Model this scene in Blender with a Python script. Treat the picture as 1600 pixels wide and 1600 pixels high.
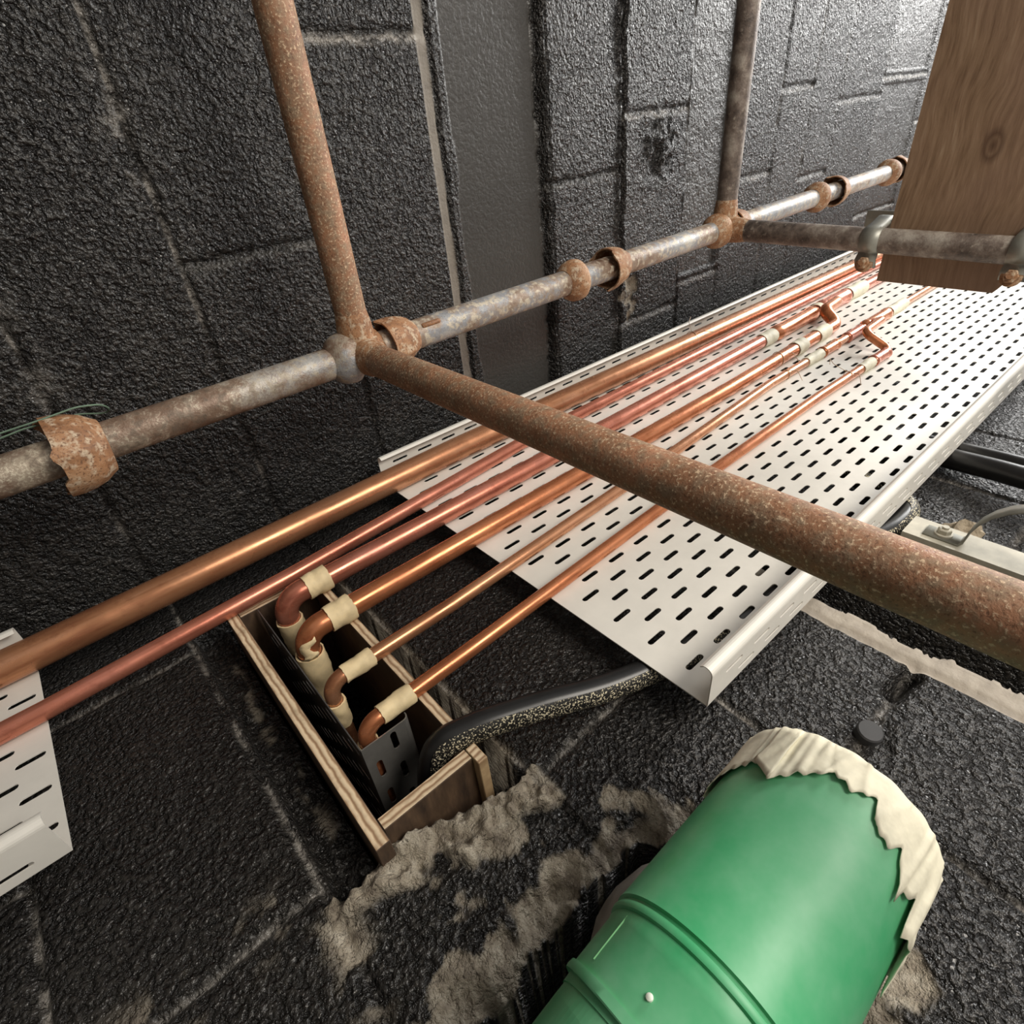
import bpy, math, random
import numpy as np
from mathutils import Vector, Matrix

random.seed(7)
RS = np.random.RandomState(11)
scene = bpy.context.scene
for o in list(bpy.data.objects):
    bpy.data.objects.remove(o)
COL = scene.collection

# ------------------------------------------------------------------ camera, light, exposure
CX = Vector((0.09028591, -0.81808802, -0.56796166))     # world X in camera axes, and so on
CY = Vector((-0.65273170, 0.38211797, -0.65416144))
CZ = Vector((0.75219000, 0.42978815, -0.49949211))
cam_data = bpy.data.cameras.new('camera')
cam_data.sensor_width = 36
cam_data.lens = 36 * 888.13 / 1600
cam_data.clip_start = 0.01
cam = bpy.data.objects.new('camera', cam_data)
COL.objects.link(cam)
rot = Matrix((CX, CY, CZ))                               # rows: world axes; columns: camera axes
cam.matrix_world = rot.to_4x4()
scene.camera = cam

world = bpy.data.worlds.new('world')
scene.world = world
world.use_nodes = True
wn = world.node_tree
bg = wn.nodes['Background']
tc = wn.nodes.new('ShaderNodeTexCoord')
sep = wn.nodes.new('ShaderNodeSeparateXYZ')
ramp = wn.nodes.new('ShaderNodeValToRGB')
ramp.color_ramp.elements[0].position = 0.0
ramp.color_ramp.elements[0].color = (0.30, 0.27, 0.24, 1)
ramp.color_ramp.elements[1].position = 1.0
ramp.color_ramp.elements[1].color = (0.85, 0.86, 0.88, 1)
e = ramp.color_ramp.elements.new(0.55)
e.color = (0.38, 0.36, 0.34, 1)
mr = wn.nodes.new('ShaderNodeMapRange')
mr.inputs[1].default_value = -1
mr.inputs[2].default_value = 1
wn.links.new(tc.outputs['Generated'], sep.inputs[0])
wn.links.new(sep.outputs['Z'], mr.inputs[0])
wn.links.new(mr.outputs[0], ramp.inputs[0])
wn.links.new(ramp.outputs[0], bg.inputs['Color'])
bg.inputs['Strength'].default_value = 0.8


def area(name, loc, target, size, power, color):
    l = bpy.data.lights.new(name, 'AREA')
    l.shape = 'DISK'
    l.size = size
    l.energy = power
    l.color = color
    o = bpy.data.objects.new(name, l)
    COL.objects.link(o)
    o.location = loc
    d = Vector(target) - Vector(loc)
    o.rotation_euler = d.to_track_quat('-Z', 'Y').to_euler()
    return o


area('daylight_opening', (-0.85, 0.10, 4.3), (0.40, 0.55, 0.9), 1.3, 100, (1.0, 0.99, 0.965))
area('front_fill', (-1.15, -1.05, 1.0), (0.6, 0.4, 0.45), 1.1, 45, (1.0, 0.93, 0.83))  # warm fill lamp added behind the camera to brighten tray, pipes and duct

scene.view_settings.view_transform = 'Standard'
scene.view_settings.look = 'None'
scene.view_settings.gamma = 1
scene.view_settings.use_curve_mapping = False
scene.view_settings.exposure = 0.0


# ------------------------------------------------------------------ helpers
def root_loc(p):
    v = Vector((0, 0, 0))
    while p is not None:
        v += p.location
        p = p.parent
    return v


def obj(name, vf, mat, parent=None, loc=None, smooth=False, label=None, angle=40):
    verts, faces = vf
    V = np.array([tuple(v) for v in verts], dtype=float)
    if parent is not None:
        off = root_loc(parent)
        l = Vector((0, 0, 0))
    else:
        if loc is None:
            mn, mx = V.min(0), V.max(0)
            loc = ((mn[0] + mx[0]) / 2, (mn[1] + mx[1]) / 2, mn[2])
        off = Vector(loc)
        l = Vector(loc)
    V = V - np.array(off)
    me = bpy.data.meshes.new(name)
    me.from_pydata(V.tolist(), [], faces)
    me.validate()
    me.update()
    me.materials.append(mat)
    if smooth:
        me.polygons.foreach_set('use_smooth', [True] * len(me.polygons))
        try:
            me.set_sharp_from_angle(angle=math.radians(angle))
        except Exception:
            pass
    o = bpy.data.objects.new(name, me)
    COL.objects.link(o)
    o.location = l
    if parent is not None:
        o.parent = parent
    if label:
        o['label'] = label
    return o


def empty(name, loc):
    o = bpy.data.objects.new(name, None)
    o.empty_display_size = 0.05
    COL.objects.link(o)
    o.location = loc
    return o


def tag(o, label, cat, group=None, kind=None):
    if label:
        o['label'] = label
    if cat:
        o['category'] = cat
    if group:
        o['group'] = group
    if kind:
        o['kind'] = kind
    return o


def merge(*parts):
    V, F = [], []
    for v, f in parts:
        n = len(V)
        V += [tuple(p) for p in v]
        F += [tuple(i + n for i in q) for q in f]
    return V, F


def frame(d):
    d = Vector(d).normalized()
    a = Vector((0, 0, 1)) if abs(d.z) < 0.9 else Vector((1, 0, 0))
    u = d.cross(a).normalized()
    return u, d.cross(u).normalized(), d


def rings(centres, radii, segs=24, caps=True, jitter=0.0, wob=None):
    """surface swept through ring centres with parallel transport"""
    P = [Vector(c) for c in centres]
    n = len(P)
    T = []
    for i in range(n):
        a = P[max(0, i - 1)]
        b = P[min(n - 1, i + 1)]
        t = (b - a)
        if t.length < 1e-9:
            t = T[-1] if T else Vector((0, 0, 1))
        T.append(t.normalized())
    u, v, _ = frame(T[0])
    V, F = [], []
    for i in range(n):
        t = T[i]
        u = (u - t * u.dot(t)).normalized()
        v = t.cross(u)
        for k in range(segs):
            a = 2 * math.pi * k / segs
            r = radii[i]
            if wob:
                r += wob(i, a)
            if jitter:
                r += random.uniform(-jitter, jitter)
            V.append(P[i] + (u * math.cos(a) + v * math.sin(a)) * r)
    for i in range(n - 1):
        for k in range(segs):
            a = i * segs + k
            b = i * segs + (k + 1) % segs
            F.append((a, b, b + segs, a + segs))
    if caps:
        F.append(tuple(range(segs - 1, -1, -1)))
        F.append(tuple((n - 1) * segs + k for k in range(segs)))
    return V, F


def fillet(pts, rad, steps=8, seg_len=None):
    P = [Vector(p) for p in pts]
    out = [P[0]]
    for i in range(1, len(P) - 1):
        a, b, c = P[i - 1], P[i], P[i + 1]
        d1 = (a - b)
        d2 = (c - b)
        l1, l2 = d1.length, d2.length
        d1.normalize()
        d2.normalize()
        ang = d1.angle(d2)
        if ang > math.pi - 0.01:
            out.append(b)
            continue
        r = rad if not isinstance(rad, (list, tuple)) else rad[i - 1]
        t = min(r / math.tan(ang / 2), l1 * 0.49, l2 * 0.49)
        rr = t * math.tan(ang / 2)
        bis = (d1 + d2).normalized()
        cc = b + bis * (rr / math.sin(ang / 2))
        s = b + d1 * t - cc
        e_ = b + d2 * t - cc
        tot = s.angle(e_)
        ax = s.cross(e_).normalized()
        for k in range(steps + 1):
            out.append(cc + Matrix.Rotation(tot * k / steps, 3, ax) @ s)
    out.append(P[-1])
    return out


def tube(pts, r, segs=20, rad=0.0, steps=8, caps=True):
    C = fillet(pts, rad, steps) if rad else [Vector(p) for p in pts]
    return rings(C, [r] * len(C), segs, caps)


def lathe(a, b, prof, segs=32, caps=False, wob=None):
    """profile of (t along a->b in metres, radius)"""
    a = Vector(a)
    d = (Vector(b) - a).normalized()
    u, v, _ = frame(d)
    V, F = [], []
    for i, (t, r) in enumerate(prof):
        for k in range(segs):
            an = 2 * math.pi * k / segs
            tt, rr = t, r
            if wob:
                dt, dr = wob(i, an)
                tt += dt
                rr += dr
            V.append(a + d * tt + (u * math.cos(an) + v * math.sin(an)) * rr)
    n = len(prof)
    for i in range(n - 1):
        for k in range(segs):
            p = i * segs + k
            q = i * segs + (k + 1) % segs
            F.append((p, q, q + segs, p + segs))
    if caps:
        F.append(tuple(range(segs - 1, -1, -1)))
        F.append(tuple((n - 1) * segs + k for k in range(segs)))
    return V, F


def box(x0, x1, y0, y1, z0, z1, b=0.0, R=None, c=None):
    xs, ys, zs = sorted((x0, x1)), sorted((y0, y1)), sorted((z0, z1))
    if b <= 0:
        V = [(x, y, z) for x in xs for y in ys for z in zs]
        F = [(0, 1, 3, 2), (4, 6, 7, 5), (0, 4, 5, 1), (2, 3, 7, 6), (0, 2, 6, 4), (1, 5, 7, 3)]
    else:
        V, idx = [], {}
        for i in (0, 1):
            for j in (0, 1):
                for k in (0, 1):
                    sx, sy, sz = (1 - 2 * i), (1 - 2 * j), (1 - 2 * k)
                    p = (xs[i], ys[j], zs[k])
                    idx[i, j, k, 0] = len(V); V.append((p[0], p[1] + sy * b, p[2] + sz * b))
                    idx[i, j, k, 1] = len(V); V.append((p[0] + sx * b, p[1], p[2] + sz * b))
                    idx[i, j, k, 2] = len(V); V.append((p[0] + sx * b, p[1] + sy * b, p[2]))
        F = []
        for i in (0, 1):
            F.append([idx[i, 0, 0, 0], idx[i, 1, 0, 0], idx[i, 1, 1, 0], idx[i, 0, 1, 0]])
            F.append([idx[0, i, 0, 1], idx[1, i, 0, 1], idx[1, i, 1, 1], idx[0, i, 1, 1]])
            F.append([idx[0, 0, i, 2], idx[1, 0, i, 2], idx[1, 1, i, 2], idx[0, 1, i, 2]])
        for j in (0, 1):
            for k in (0, 1):
                F.append([idx[0, j, k, 1], idx[1, j, k, 1], idx[1, j, k, 2], idx[0, j, k, 2]])
                F.append([idx[j, 0, k, 0], idx[j, 1, k, 0], idx[j, 1, k, 2], idx[j, 0, k, 2]])
                F.append([idx[j, k, 0, 0], idx[j, k, 1, 0], idx[j, k, 1, 1], idx[j, k, 0, 1]])
        for i in (0, 1):
            for j in (0, 1):
                for k in (0, 1):
                    F.append([idx[i, j, k, 0], idx[i, j, k, 1], idx[i, j, k, 2]])
        cen = Vector(((xs[0] + xs[1]) / 2, (ys[0] + ys[1]) / 2, (zs[0] + zs[1]) / 2))
        G = []
        for f in F:
            ps = [Vector(V[i]) for i in f]
            n = (ps[1] - ps[0]).cross(ps[2] - ps[1])
            m = sum(ps, Vector()) / len(ps)
            G.append(tuple(f) if n.dot(m - cen) > 0 else tuple(reversed(f)))
        F = G
    if R is not None:
        c = Vector(c)
        V = [c + R @ (Vector(v) - c) for v in V]
    return V, F


def hexnut(c, d, r, h):
    return lathe(Vector(c), Vector(c) + Vector(d), [(0, r * 0.96), (h * .1, r), (h * .85, r), (h, r * .86)], 6, caps=True)


# vectorised value noise --------------------------------------------------
def _hash(ix, iy, s):
    h = (ix.astype(np.int64) * 374761393 + iy.astype(np.int64) * 668265263 + s * 1442695041) & 0xffffffff
    h = ((h ^ (h >> 13)) * 1274126177) & 0xffffffff
    return ((h ^ (h >> 16)) & 0xffff) / 65535.0


def vnoise(x, y, s=0):
    ix, iy = np.floor(x), np.floor(y)
    fx, fy = x - ix, y - iy
    fx = fx * fx * (3 - 2 * fx)
    fy = fy * fy * (3 - 2 * fy)
    a = _hash(ix, iy, s); b = _hash(ix + 1, iy, s)
    c = _hash(ix, iy + 1, s); d = _hash(ix + 1, iy + 1, s)
    return (a * (1 - fx) + b * fx) * (1 - fy) + (c * (1 - fx) + d * fx) * fy - 0.5


def fbm(x, y, f, o=4, s=0, g=0.5):
    r = 0; a = 1
    for i in range(o):
        r = r + a * vnoise(x * f, y * f, s + i * 17)
        f *= 2.03
        a *= g
    return r


def sstep(a, b, x):
    t = np.clip((x - a) / (b - a), 0, 1)
    return t * t * (3 - 2 * t)


def gs(x, w):
    return np.exp(-(x / w) ** 2)


# ------------------------------------------------------------------ materials
def new_mat(name):
    m = bpy.data.materials.new(name)
    m.use_nodes = True
    nt = m.node_tree
    return m, nt, nt.nodes['Principled BSDF']


def N(nt, t, **kw):
    n = nt.nodes.new(t)
    for k, v in kw.items():
        setattr(n, k, v)
    return n


def noise(nt, scale, detail=4, rough=0.55, coord='Object', vec=(1, 1, 1)):
    t = N(nt, 'ShaderNodeTexCoord')
    mp = N(nt, 'ShaderNodeMapping')
    mp.inputs['Scale'].default_value = vec
    n = N(nt, 'ShaderNodeTexNoise')
    n.inputs['Scale'].default_value = scale
    n.inputs['Detail'].default_value = detail
    n.inputs['Roughness'].default_value = rough
    nt.links.new(t.outputs[coord], mp.inputs[0])
    nt.links.new(mp.outputs[0], n.inputs['Vector'])
    return n.outputs['Fac']


def cramp(nt, fac, stops, interp='LINEAR'):
    r = N(nt, 'ShaderNodeValToRGB')
    r.color_ramp.interpolation = interp
    els = r.color_ramp.elements
    while len(els) < len(stops):
        els.new(0.5)
    for el, (p, c) in zip(els, stops):
        el.position = p
        if isinstance(c, (int, float)):
            c = (c, c, c)
        el.color = (c[0], c[1], c[2], 1)
    nt.links.new(fac, r.inputs[0])
    return r.outputs[0]


def mixc(nt, fac, a, b, mode='MIX'):
    m = N(nt, 'ShaderNodeMix', data_type='RGBA', blend_type=mode)
    for s, val in ((m.inputs[0], fac), (m.inputs[6], a), (m.inputs[7], b)):
        if isinstance(val, (int, float)):
            s.default_value = val
        elif isinstance(val, tuple):
            s.default_value = (val[0], val[1], val[2], 1)
        else:
            nt.links.new(val, s)
    return m.outputs[2]


def mathn(nt, op, a, b=0.0, c=None, clamp=False):
    m = N(nt, 'ShaderNodeMath', operation=op, use_clamp=clamp)
    for s, val in zip(m.inputs, (a, b, c)):
        if val is None:
            continue
        if isinstance(val, (int, float)):
            s.default_value = val
        else:
            nt.links.new(val, s)
    return m.outputs[0]


def bump(nt, bsdf, h, strength=0.4, dist=0.002):
    b = N(nt, 'ShaderNodeBump')
    b.inputs['Strength'].default_value = strength if isinstance(strength, (int, float)) else 1
    if not isinstance(strength, (int, float)):
        nt.links.new(strength, b.inputs['Strength'])
    b.inputs['Distance'].default_value = dist
    nt.links.new(h, b.inputs['Height'])
    nt.links.new(b.outputs[0], bsdf.inputs['Normal'])
    return b


def mat_wall():
    m, nt, b = new_mat('black_painted_block')
    at = N(nt, 'ShaderNodeAttribute', attribute_name='surf')
    sp = N(nt, 'ShaderNodeSeparateColor')
    nt.links.new(at.outputs['Color'], sp.inputs[0])
    bare, smooth, dust = sp.outputs[0], sp.outputs[1], sp.outputs[2]
    n1 = noise(nt, 7, 5)
    n2 = noise(nt, 190, 4, 0.62)
    n3 = noise(nt, 60, 3)
    paint = cramp(nt, n1, [(0.3, (0.008, 0.0073, 0.007)), (0.7, (0.018, 0.0165, 0.015))])
    glint_specks = cramp(nt, n2, [(0.60, 0.0), (0.70, 1.0)])  # glints off the rough paint, put into the colour as pale specks
    paint = mixc(nt, mathn(nt, 'MULTIPLY', glint_specks, 0.30), paint, (0.16, 0.145, 0.125))
    n5 = noise(nt, 135, 3, 0.55)
    paint = mixc(nt, cramp(nt, n5, [(0.50, 0.0), (0.68, 0.26)]), paint, (0.085, 0.078, 0.070))  # raised grains lightened in colour, imitating light caught on the bumps
    paint = mixc(nt, smooth, paint, (0.055, 0.052, 0.048))
    mort = cramp(nt, n3, [(0.3, (0.25, 0.205, 0.155)), (0.5, (0.50, 0.43, 0.33)), (0.68, (0.68, 0.61, 0.49))])
    mort = mixc(nt, mathn(nt, 'MULTIPLY', smooth, 0.75), mort, (0.46, 0.41, 0.35))
    c = mixc(nt, bare, paint, mort)
    d = mathn(nt, 'MULTIPLY', dust, cramp(nt, n3, [(0.35, 0.15), (0.6, 1.0)]))
    c = mixc(nt, d, c, (0.42, 0.39, 0.35))
    nt.links.new(c, b.inputs['Base Color'])
    ro = mathn(nt, 'MULTIPLY_ADD', bare, 0.50, 0.29)
    ro = mathn(nt, 'ADD', ro, mathn(nt, 'MULTIPLY', smooth, 0.08), clamp=True)
    nt.links.new(ro, b.inputs['Roughness'])
    vo = N(nt, 'ShaderNodeTexVoronoi')
    vo.inputs['Scale'].default_value = 210
    t = N(nt, 'ShaderNodeTexCoord')
    nt.links.new(t.outputs['Object'], vo.inputs['Vector'])
    n4 = noise(nt, 135, 3, 0.55)
    pits = cramp(nt, n4, [(0.36, 0.0), (0.50, 0.7), (0.72, 1.0)])
    h = mathn(nt, 'ADD', mathn(nt, 'MULTIPLY', vo.outputs['Distance'], 0.25), mathn(nt, 'MULTIPLY', pits, 0.75))
    n6 = noise(nt, 320, 4, 0.7)
    h = mathn(nt, 'ADD', h, mathn(nt, 'MULTIPLY', mathn(nt, 'MULTIPLY', n6, bare), 1.2))
    st = mathn(nt, 'MULTIPLY_ADD', smooth, -0.80, 1.0)
    bump(nt, b, h, st, 0.0062)
    return m


def mat_copper(name, tint, seed):
    m, nt, b = new_mat(name)
    n = noise(nt, 7 + seed, 5, 0.6, vec=(6, 6, 1))
    r, g, bl = tint
    c = cramp(nt, n, [(0.25, (r * .62, g * .5, bl * .5)), (0.5, (r, g, bl)), (0.75, (min(1, r * 1.15), g * 1.28, bl * 1.5))])
    n2 = noise(nt, 60, 4)
    c = mixc(nt, cramp(nt, n2, [(0.58, 0.0), (0.72, 0.35)]), c, (r * .45, g * .33, bl * .3))
    nt.links.new(c, b.inputs['Base Color'])
    b.inputs['Metallic'].default_value = 0.62
    nt.links.new(cramp(nt, noise(nt, 25, 4), [(0.3, 0.20), (0.7, 0.34)]), b.inputs['Roughness'])
    bump(nt, b, n2, 0.05, 0.001)
    return m


def mat_rust(name, mode):
    m, nt, b = new_mat(name)
    n1 = noise(nt, 14, 6, 0.7)
    n2 = noise(nt, 85, 5, 0.65)
    n3 = noise(nt, 340, 3, 0.6)
    if mode == 'rust':
        c = cramp(nt, n1, [(0.32, (0.17, 0.080, 0.042)), (0.5, (0.33, 0.165, 0.088)), (0.68, (0.47, 0.23, 0.13))])
        c = mixc(nt, cramp(nt, n2, [(0.42, 0.0), (0.62, 0.8)]), c, (0.27, 0.20, 0.13))
        c = mixc(nt, cramp(nt, n3, [(0.57, 0.0), (0.66, 0.85)]), c, (0.74, 0.54, 0.36))
        c = mixc(nt, cramp(nt, n3, [(0.34, 0.6), (0.42, 0.0)]), c, (0.10, 0.05, 0.03))
        met, rg = 0.0, 0.62
    elif mode == 'galv':
        c = cramp(nt, n1, [(0.33, (0.17, 0.095, 0.06)), (0.46, (0.32, 0.24, 0.18)), (0.56, (0.30, 0.31, 0.33)), (0.7, (0.52, 0.50, 0.46))])
        c = mixc(nt, cramp(nt, n2, [(0.50, 0.0), (0.60, 0.9)]), c, (0.58, 0.51, 0.40))
        c = mixc(nt, cramp(nt, n3, [(0.60, 0.0), (0.68, 0.8)]), c, (0.10, 0.08, 0.07))
        tz = N(nt, 'ShaderNodeTexCoord')
        sz = N(nt, 'ShaderNodeSeparateXYZ')
        nt.links.new(tz.outputs['Object'], sz.inputs[0])
        old = cramp(nt, n1, [(0.35, (0.13, 0.07, 0.045)), (0.5, (0.25, 0.17, 0.12)), (0.62, (0.42, 0.34, 0.25))])
        old = mixc(nt, mathn(nt, 'MULTIPLY', cramp(nt, n3, [(0.50, 0.0), (0.58, 1.0)]), cramp(nt, n1, [(0.45, 0.05), (0.58, 0.95)])), old, (0.64, 0.56, 0.43))
        old = mixc(nt, cramp(nt, n2, [(0.52, 0.0), (0.60, 0.75)]), old, (0.10, 0.065, 0.045))
        zf = mathn(nt, 'ADD', sz.outputs['Z'], mathn(nt, 'MULTIPLY', n1, 0.9))
        c = mixc(nt, cramp(nt, mathn(nt, 'MULTIPLY', zf, 0.33), [(0.66, 0.9), (0.74, 0.0)]), c, old)
        met, rg = 0.2, 0.45
    elif mode == 'orange':
        c = cramp(nt, n1, [(0.3, (0.15, 0.065, 0.03)), (0.5, (0.36, 0.18, 0.085)), (0.7, (0.50, 0.31, 0.18))])
        c = mixc(nt, cramp(nt, n2, [(0.50, 0.0), (0.64, 0.85)]), c, (0.58, 0.47, 0.34))
        c = mixc(nt, cramp(nt, n3, [(0.36, 0.8), (0.44, 0.0)]), c, (0.12, 0.06, 0.035))
        met, rg = 0.0, 0.65
    else:
        c = cramp(nt, n1, [(0.35, (0.05, 0.038, 0.032)), (0.5, (0.19, 0.15, 0.125)), (0.65, (0.40, 0.36, 0.31))])
        c = mixc(nt, cramp(nt, n2, [(0.56, 0.0), (0.7, 0.7)]), c, (0.42, 0.37, 0.31))
        met, rg = 0.2, 0.5
    nt.links.new(c, b.inputs['Base Color'])
    b.inputs['Metallic'].default_value = met
    nt.links.new(cramp(nt, n2, [(0.3, rg - .12), (0.7, rg + .15)]), b.inputs['Roughness'])
    bump(nt, b, mathn(nt, 'ADD', n2, mathn(nt, 'MULTIPLY', n3, 0.5)), 0.5, 0.0015)
    return m


def mat_simple(name, col, rough=0.5, metal=0.0, var=0.15, vs=30, bmp=0.0, bd=0.001, bs=80, vec=(1, 1, 1)):
    m, nt, b = new_mat(name)
    n = noise(nt, vs, 4, 0.6, vec=vec)
    lo = tuple(c * (1 - var) for c in col)
    hi = tuple(min(1, c * (1 + var)) for c in col)
    nt.links.new(cramp(nt, n, [(0.3, lo), (0.7, hi)]), b.inputs['Base Color'])
    b.inputs['Roughness'].default_value = rough
    b.inputs['Metallic'].default_value = metal
    if bmp:
        bump(nt, b, noise(nt, bs, 4, vec=vec), bmp, bd)
    return m


def mat_wood(name, dark, light, vec, scale=14, seam=None):
    m, nt, b = new_mat(name)
    n = noise(nt, scale, 6, 0.65, vec=vec)
    n2 = noise(nt, 5, 3)
    c = cramp(nt, n, [(0.3, dark), (0.55, tuple((a + d) / 2 for a, d in zip(dark, light))), (0.72, light)])
    c = mixc(nt, cramp(nt, n2, [(0.45, 0.0), (0.75, 0.45)]), c, tuple(d * .8 for d in dark))
    if seam:
        pass
    nt.links.new(c, b.inputs['Base Color'])
    b.inputs['Roughness'].default_value = 0.72
    bump(nt, b, n, 0.3, 0.0012)
    return m


def mat_speckle():
    m, nt, b = new_mat('grit_on_black_plastic')
    vo = N(nt, 'ShaderNodeTexNoise')
    vo.inputs['Scale'].default_value = 430
    vo.inputs['Detail'].default_value = 2
    t = N(nt, 'ShaderNodeTexCoord')
    nt.links.new(t.outputs['Object'], vo.inputs['Vector'])
    f = cramp(nt, vo.outputs['Fac'], [(0.54, 0.0), (0.60, 1.0)])
    c = mixc(nt, f, (0.012, 0.011, 0.010), (0.78, 0.70, 0.50))
    nt.links.new(c, b.inputs['Base Color'])
    b.inputs['Roughness'].default_value = 0.5
    bump(nt, b, f, 0.6, 0.0025)
    return m


def mat_tape(name, col):
    m, nt, b = new_mat(name)
    n = noise(nt, 45, 4, 0.6)
    c = cramp(nt, n, [(0.3, tuple(x * .78 for x in col)), (0.65, col)])
    nt.links.new(c, b.inputs['Base Color'])
    b.inputs['Roughness'].default_value = 0.62
    w = noise(nt, 38, 3, 0.5)
    bump(nt, b, w, 0.45, 0.0035)
    return m


def mat_green():
    m, nt, b = new_mat('green_painted_plastic')
    n = noise(nt, 9, 5, 0.65)
    f = cramp(nt, n, [(0.35, 0.0), (0.7, 0.75)])
    c = mixc(nt, f, (0.060, 0.400, 0.165), (0.26, 0.56, 0.35))
    sc = noise(nt, 30, 6, 0.8, vec=(1, 1, .3))
    c = mixc(nt, cramp(nt, sc, [(0.68, 0.0), (0.76, 0.35)]), c, (0.45, 0.60, 0.48))
    nt.links.new(c, b.inputs['Base Color'])
    b.inputs['Roughness'].default_value = 0.42
    bump(nt, b, noise(nt, 60, 3), 0.06, 0.002)
    return m


M_WALL = mat_wall()
M_COP_A = mat_copper('copper_brown', (0.55, 0.255, 0.128), 0)
M_COP_B = mat_copper('copper_pink', (0.60, 0.218, 0.138), 2)
M_COP_C = mat_copper('copper_orange', (0.58, 0.212, 0.092), 4)
M_RUST = mat_rust('rusted_steel', 'rust')
M_GALV = mat_rust('worn_galvanised_steel', 'galv')
M_ORNG = mat_rust('orange_rusted_cast_steel', 'orange')
M_DARK = mat_rust('dark_dirty_steel', 'dark')
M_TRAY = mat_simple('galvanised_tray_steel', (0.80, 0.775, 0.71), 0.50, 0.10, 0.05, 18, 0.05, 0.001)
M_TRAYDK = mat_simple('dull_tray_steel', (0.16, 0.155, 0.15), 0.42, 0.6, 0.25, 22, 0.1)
M_TAPE = mat_tape('masking_tape', (0.95, 0.76, 0.45))
M_TAPE2 = mat_tape('pale_masking_tape', (0.90, 0.85, 0.66))
M_GREEN = mat_green()
M_SLEEVE = mat_simple('grey_polythene', (0.30, 0.28, 0.25), 0.35, 0, 0.2, 20, 0.4, 0.004, 30)
M_PLYE = mat_wood('plywood_edge', (0.27, 0.17, 0.09), (0.66, 0.49, 0.29), (2, 2, 16), 9)
M_PLYE2 = mat_wood('plywood_edge_crosswise', (0.27, 0.16, 0.08), (0.68, 0.50, 0.28), (2, 18, 2), 9)
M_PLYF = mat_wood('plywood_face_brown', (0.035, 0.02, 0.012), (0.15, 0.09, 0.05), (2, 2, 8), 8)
M_BOARD = mat_wood('scaffold_board_timber', (0.145, 0.083, 0.045), (0.29, 0.185, 0.108), (1.0, 12, 6), 7)
M_CABLE = mat_simple('black_plastic', (0.016, 0.016, 0.016), 0.32, 0, 0.3, 20, 0.08)
M_GRIT = mat_speckle()
M_STRUT = mat_simple('dusty_cream_steel', (0.52, 0.49, 0.40), 0.6, 0.1, 0.16, 40, 0.15)
M_CLIP = mat_simple('grey_clip_steel', (0.33, 0.33, 0.29), 0.45, 0.4, 0.2, 30, 0.15)
M_MORT = mat_simple('loose_mortar', (0.36, 0.30, 0.22), 0.9, 0, 0.3, 60, 0.9, 0.006, 90)
M_WIRE = mat_simple('tie_wire', (0.55, 0.42, 0.30), 0.4, 0.6, 0.1)
M_TWINE = mat_simple('green_twine', (0.13, 0.20, 0.14), 0.7, 0, 0.2)
M_CONC = mat_simple('dusty_concrete', (0.14, 0.125, 0.11), 0.85, 0, 0.3, 12, 0.5, 0.004, 40)

# ------------------------------------------------------------------ the two block walls
XA, YB = 0.645, 1.04
JA = [-1.0, -0.755, -0.51, -0.265, -0.023, 0.222, 0.467, 0.705, 0.955, 1.2, 1.45, 1.70, 1.95, 2.2, 2.45, 2.7, 2.95, 3.2, 3.45, 3.7]
JB = [-1.0, -0.755, -0.51, -0.27, -0.028, 0.213, 0.460, 0.722, 0.980, 1.235, 1.50, 1.70, 1.95, 2.14, 2.33, 2.65, 3.05, 3.30, 3.55]


def axis(segs):
    out = [segs[0][0]]
    for a, b, st in segs:
        n = max(1, int(round((b - a) / st)))
        out += [a + (b - a) * (i + 1) / n for i in range(n)]
    return np.array(out)


def wall_mesh(name, U, Z, h, bare, smooth, dust, place, flip=False):
    nu, nz = len(U), len(Z)
    UU, ZZ = np.meshgrid(U, Z, indexing='ij')
    V = place(UU, ZZ, h).reshape(-1, 3)
    i = np.arange(nu - 1)[:, None] * nz + np.arange(nz - 1)[None, :]
    quads = np.stack([i, i + nz, i + nz + 1, i + 1], -1).reshape(-1, 4)
    if flip:
        quads = np.ascontiguousarray(quads[:, ::-1])
    me = bpy.data.meshes.new(name)
    me.vertices.add(len(V))
    me.vertices.foreach_set('co', V.ravel())
    me.loops.add(quads.size)
    me.loops.foreach_set('vertex_index', quads.ravel().astype(np.int32))
    me.polygons.add(len(quads))
    me.polygons.foreach_set('loop_start', (np.arange(len(quads)) * 4).astype(np.int32))
    me.polygons.foreach_set('loop_total', np.full(len(quads), 4, np.int32))
    me.polygons.foreach_set('use_smooth', np.ones(len(quads), bool))
    me.update(calc_edges=True)
    me.validate()
    a = me.color_attributes.new('surf', 'FLOAT_COLOR', 'POINT')
    cc = np.stack([np.clip(bare, 0, 1).ravel(), np.clip(smooth, 0, 1).ravel(), np.clip(dust, 0, 1).ravel(), np.ones(nu * nz)], -1)
    a.data.foreach_set('color', cc.ravel().astype(np.float32))
    me.materials.append(M_WALL)
    o = bpy.data.objects.new(name, me)
    COL.objects.link(o)
    o['kind'] = 'structure'
    return o


def base_relief(U, Z, s, perps):
    """rough block faces, thin joints"""
    h = fbm(U, Z, 9, 4, s) * 0.0035 + fbm(U, Z, 75, 2, s + 5) * 0.0022
    return h


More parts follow.
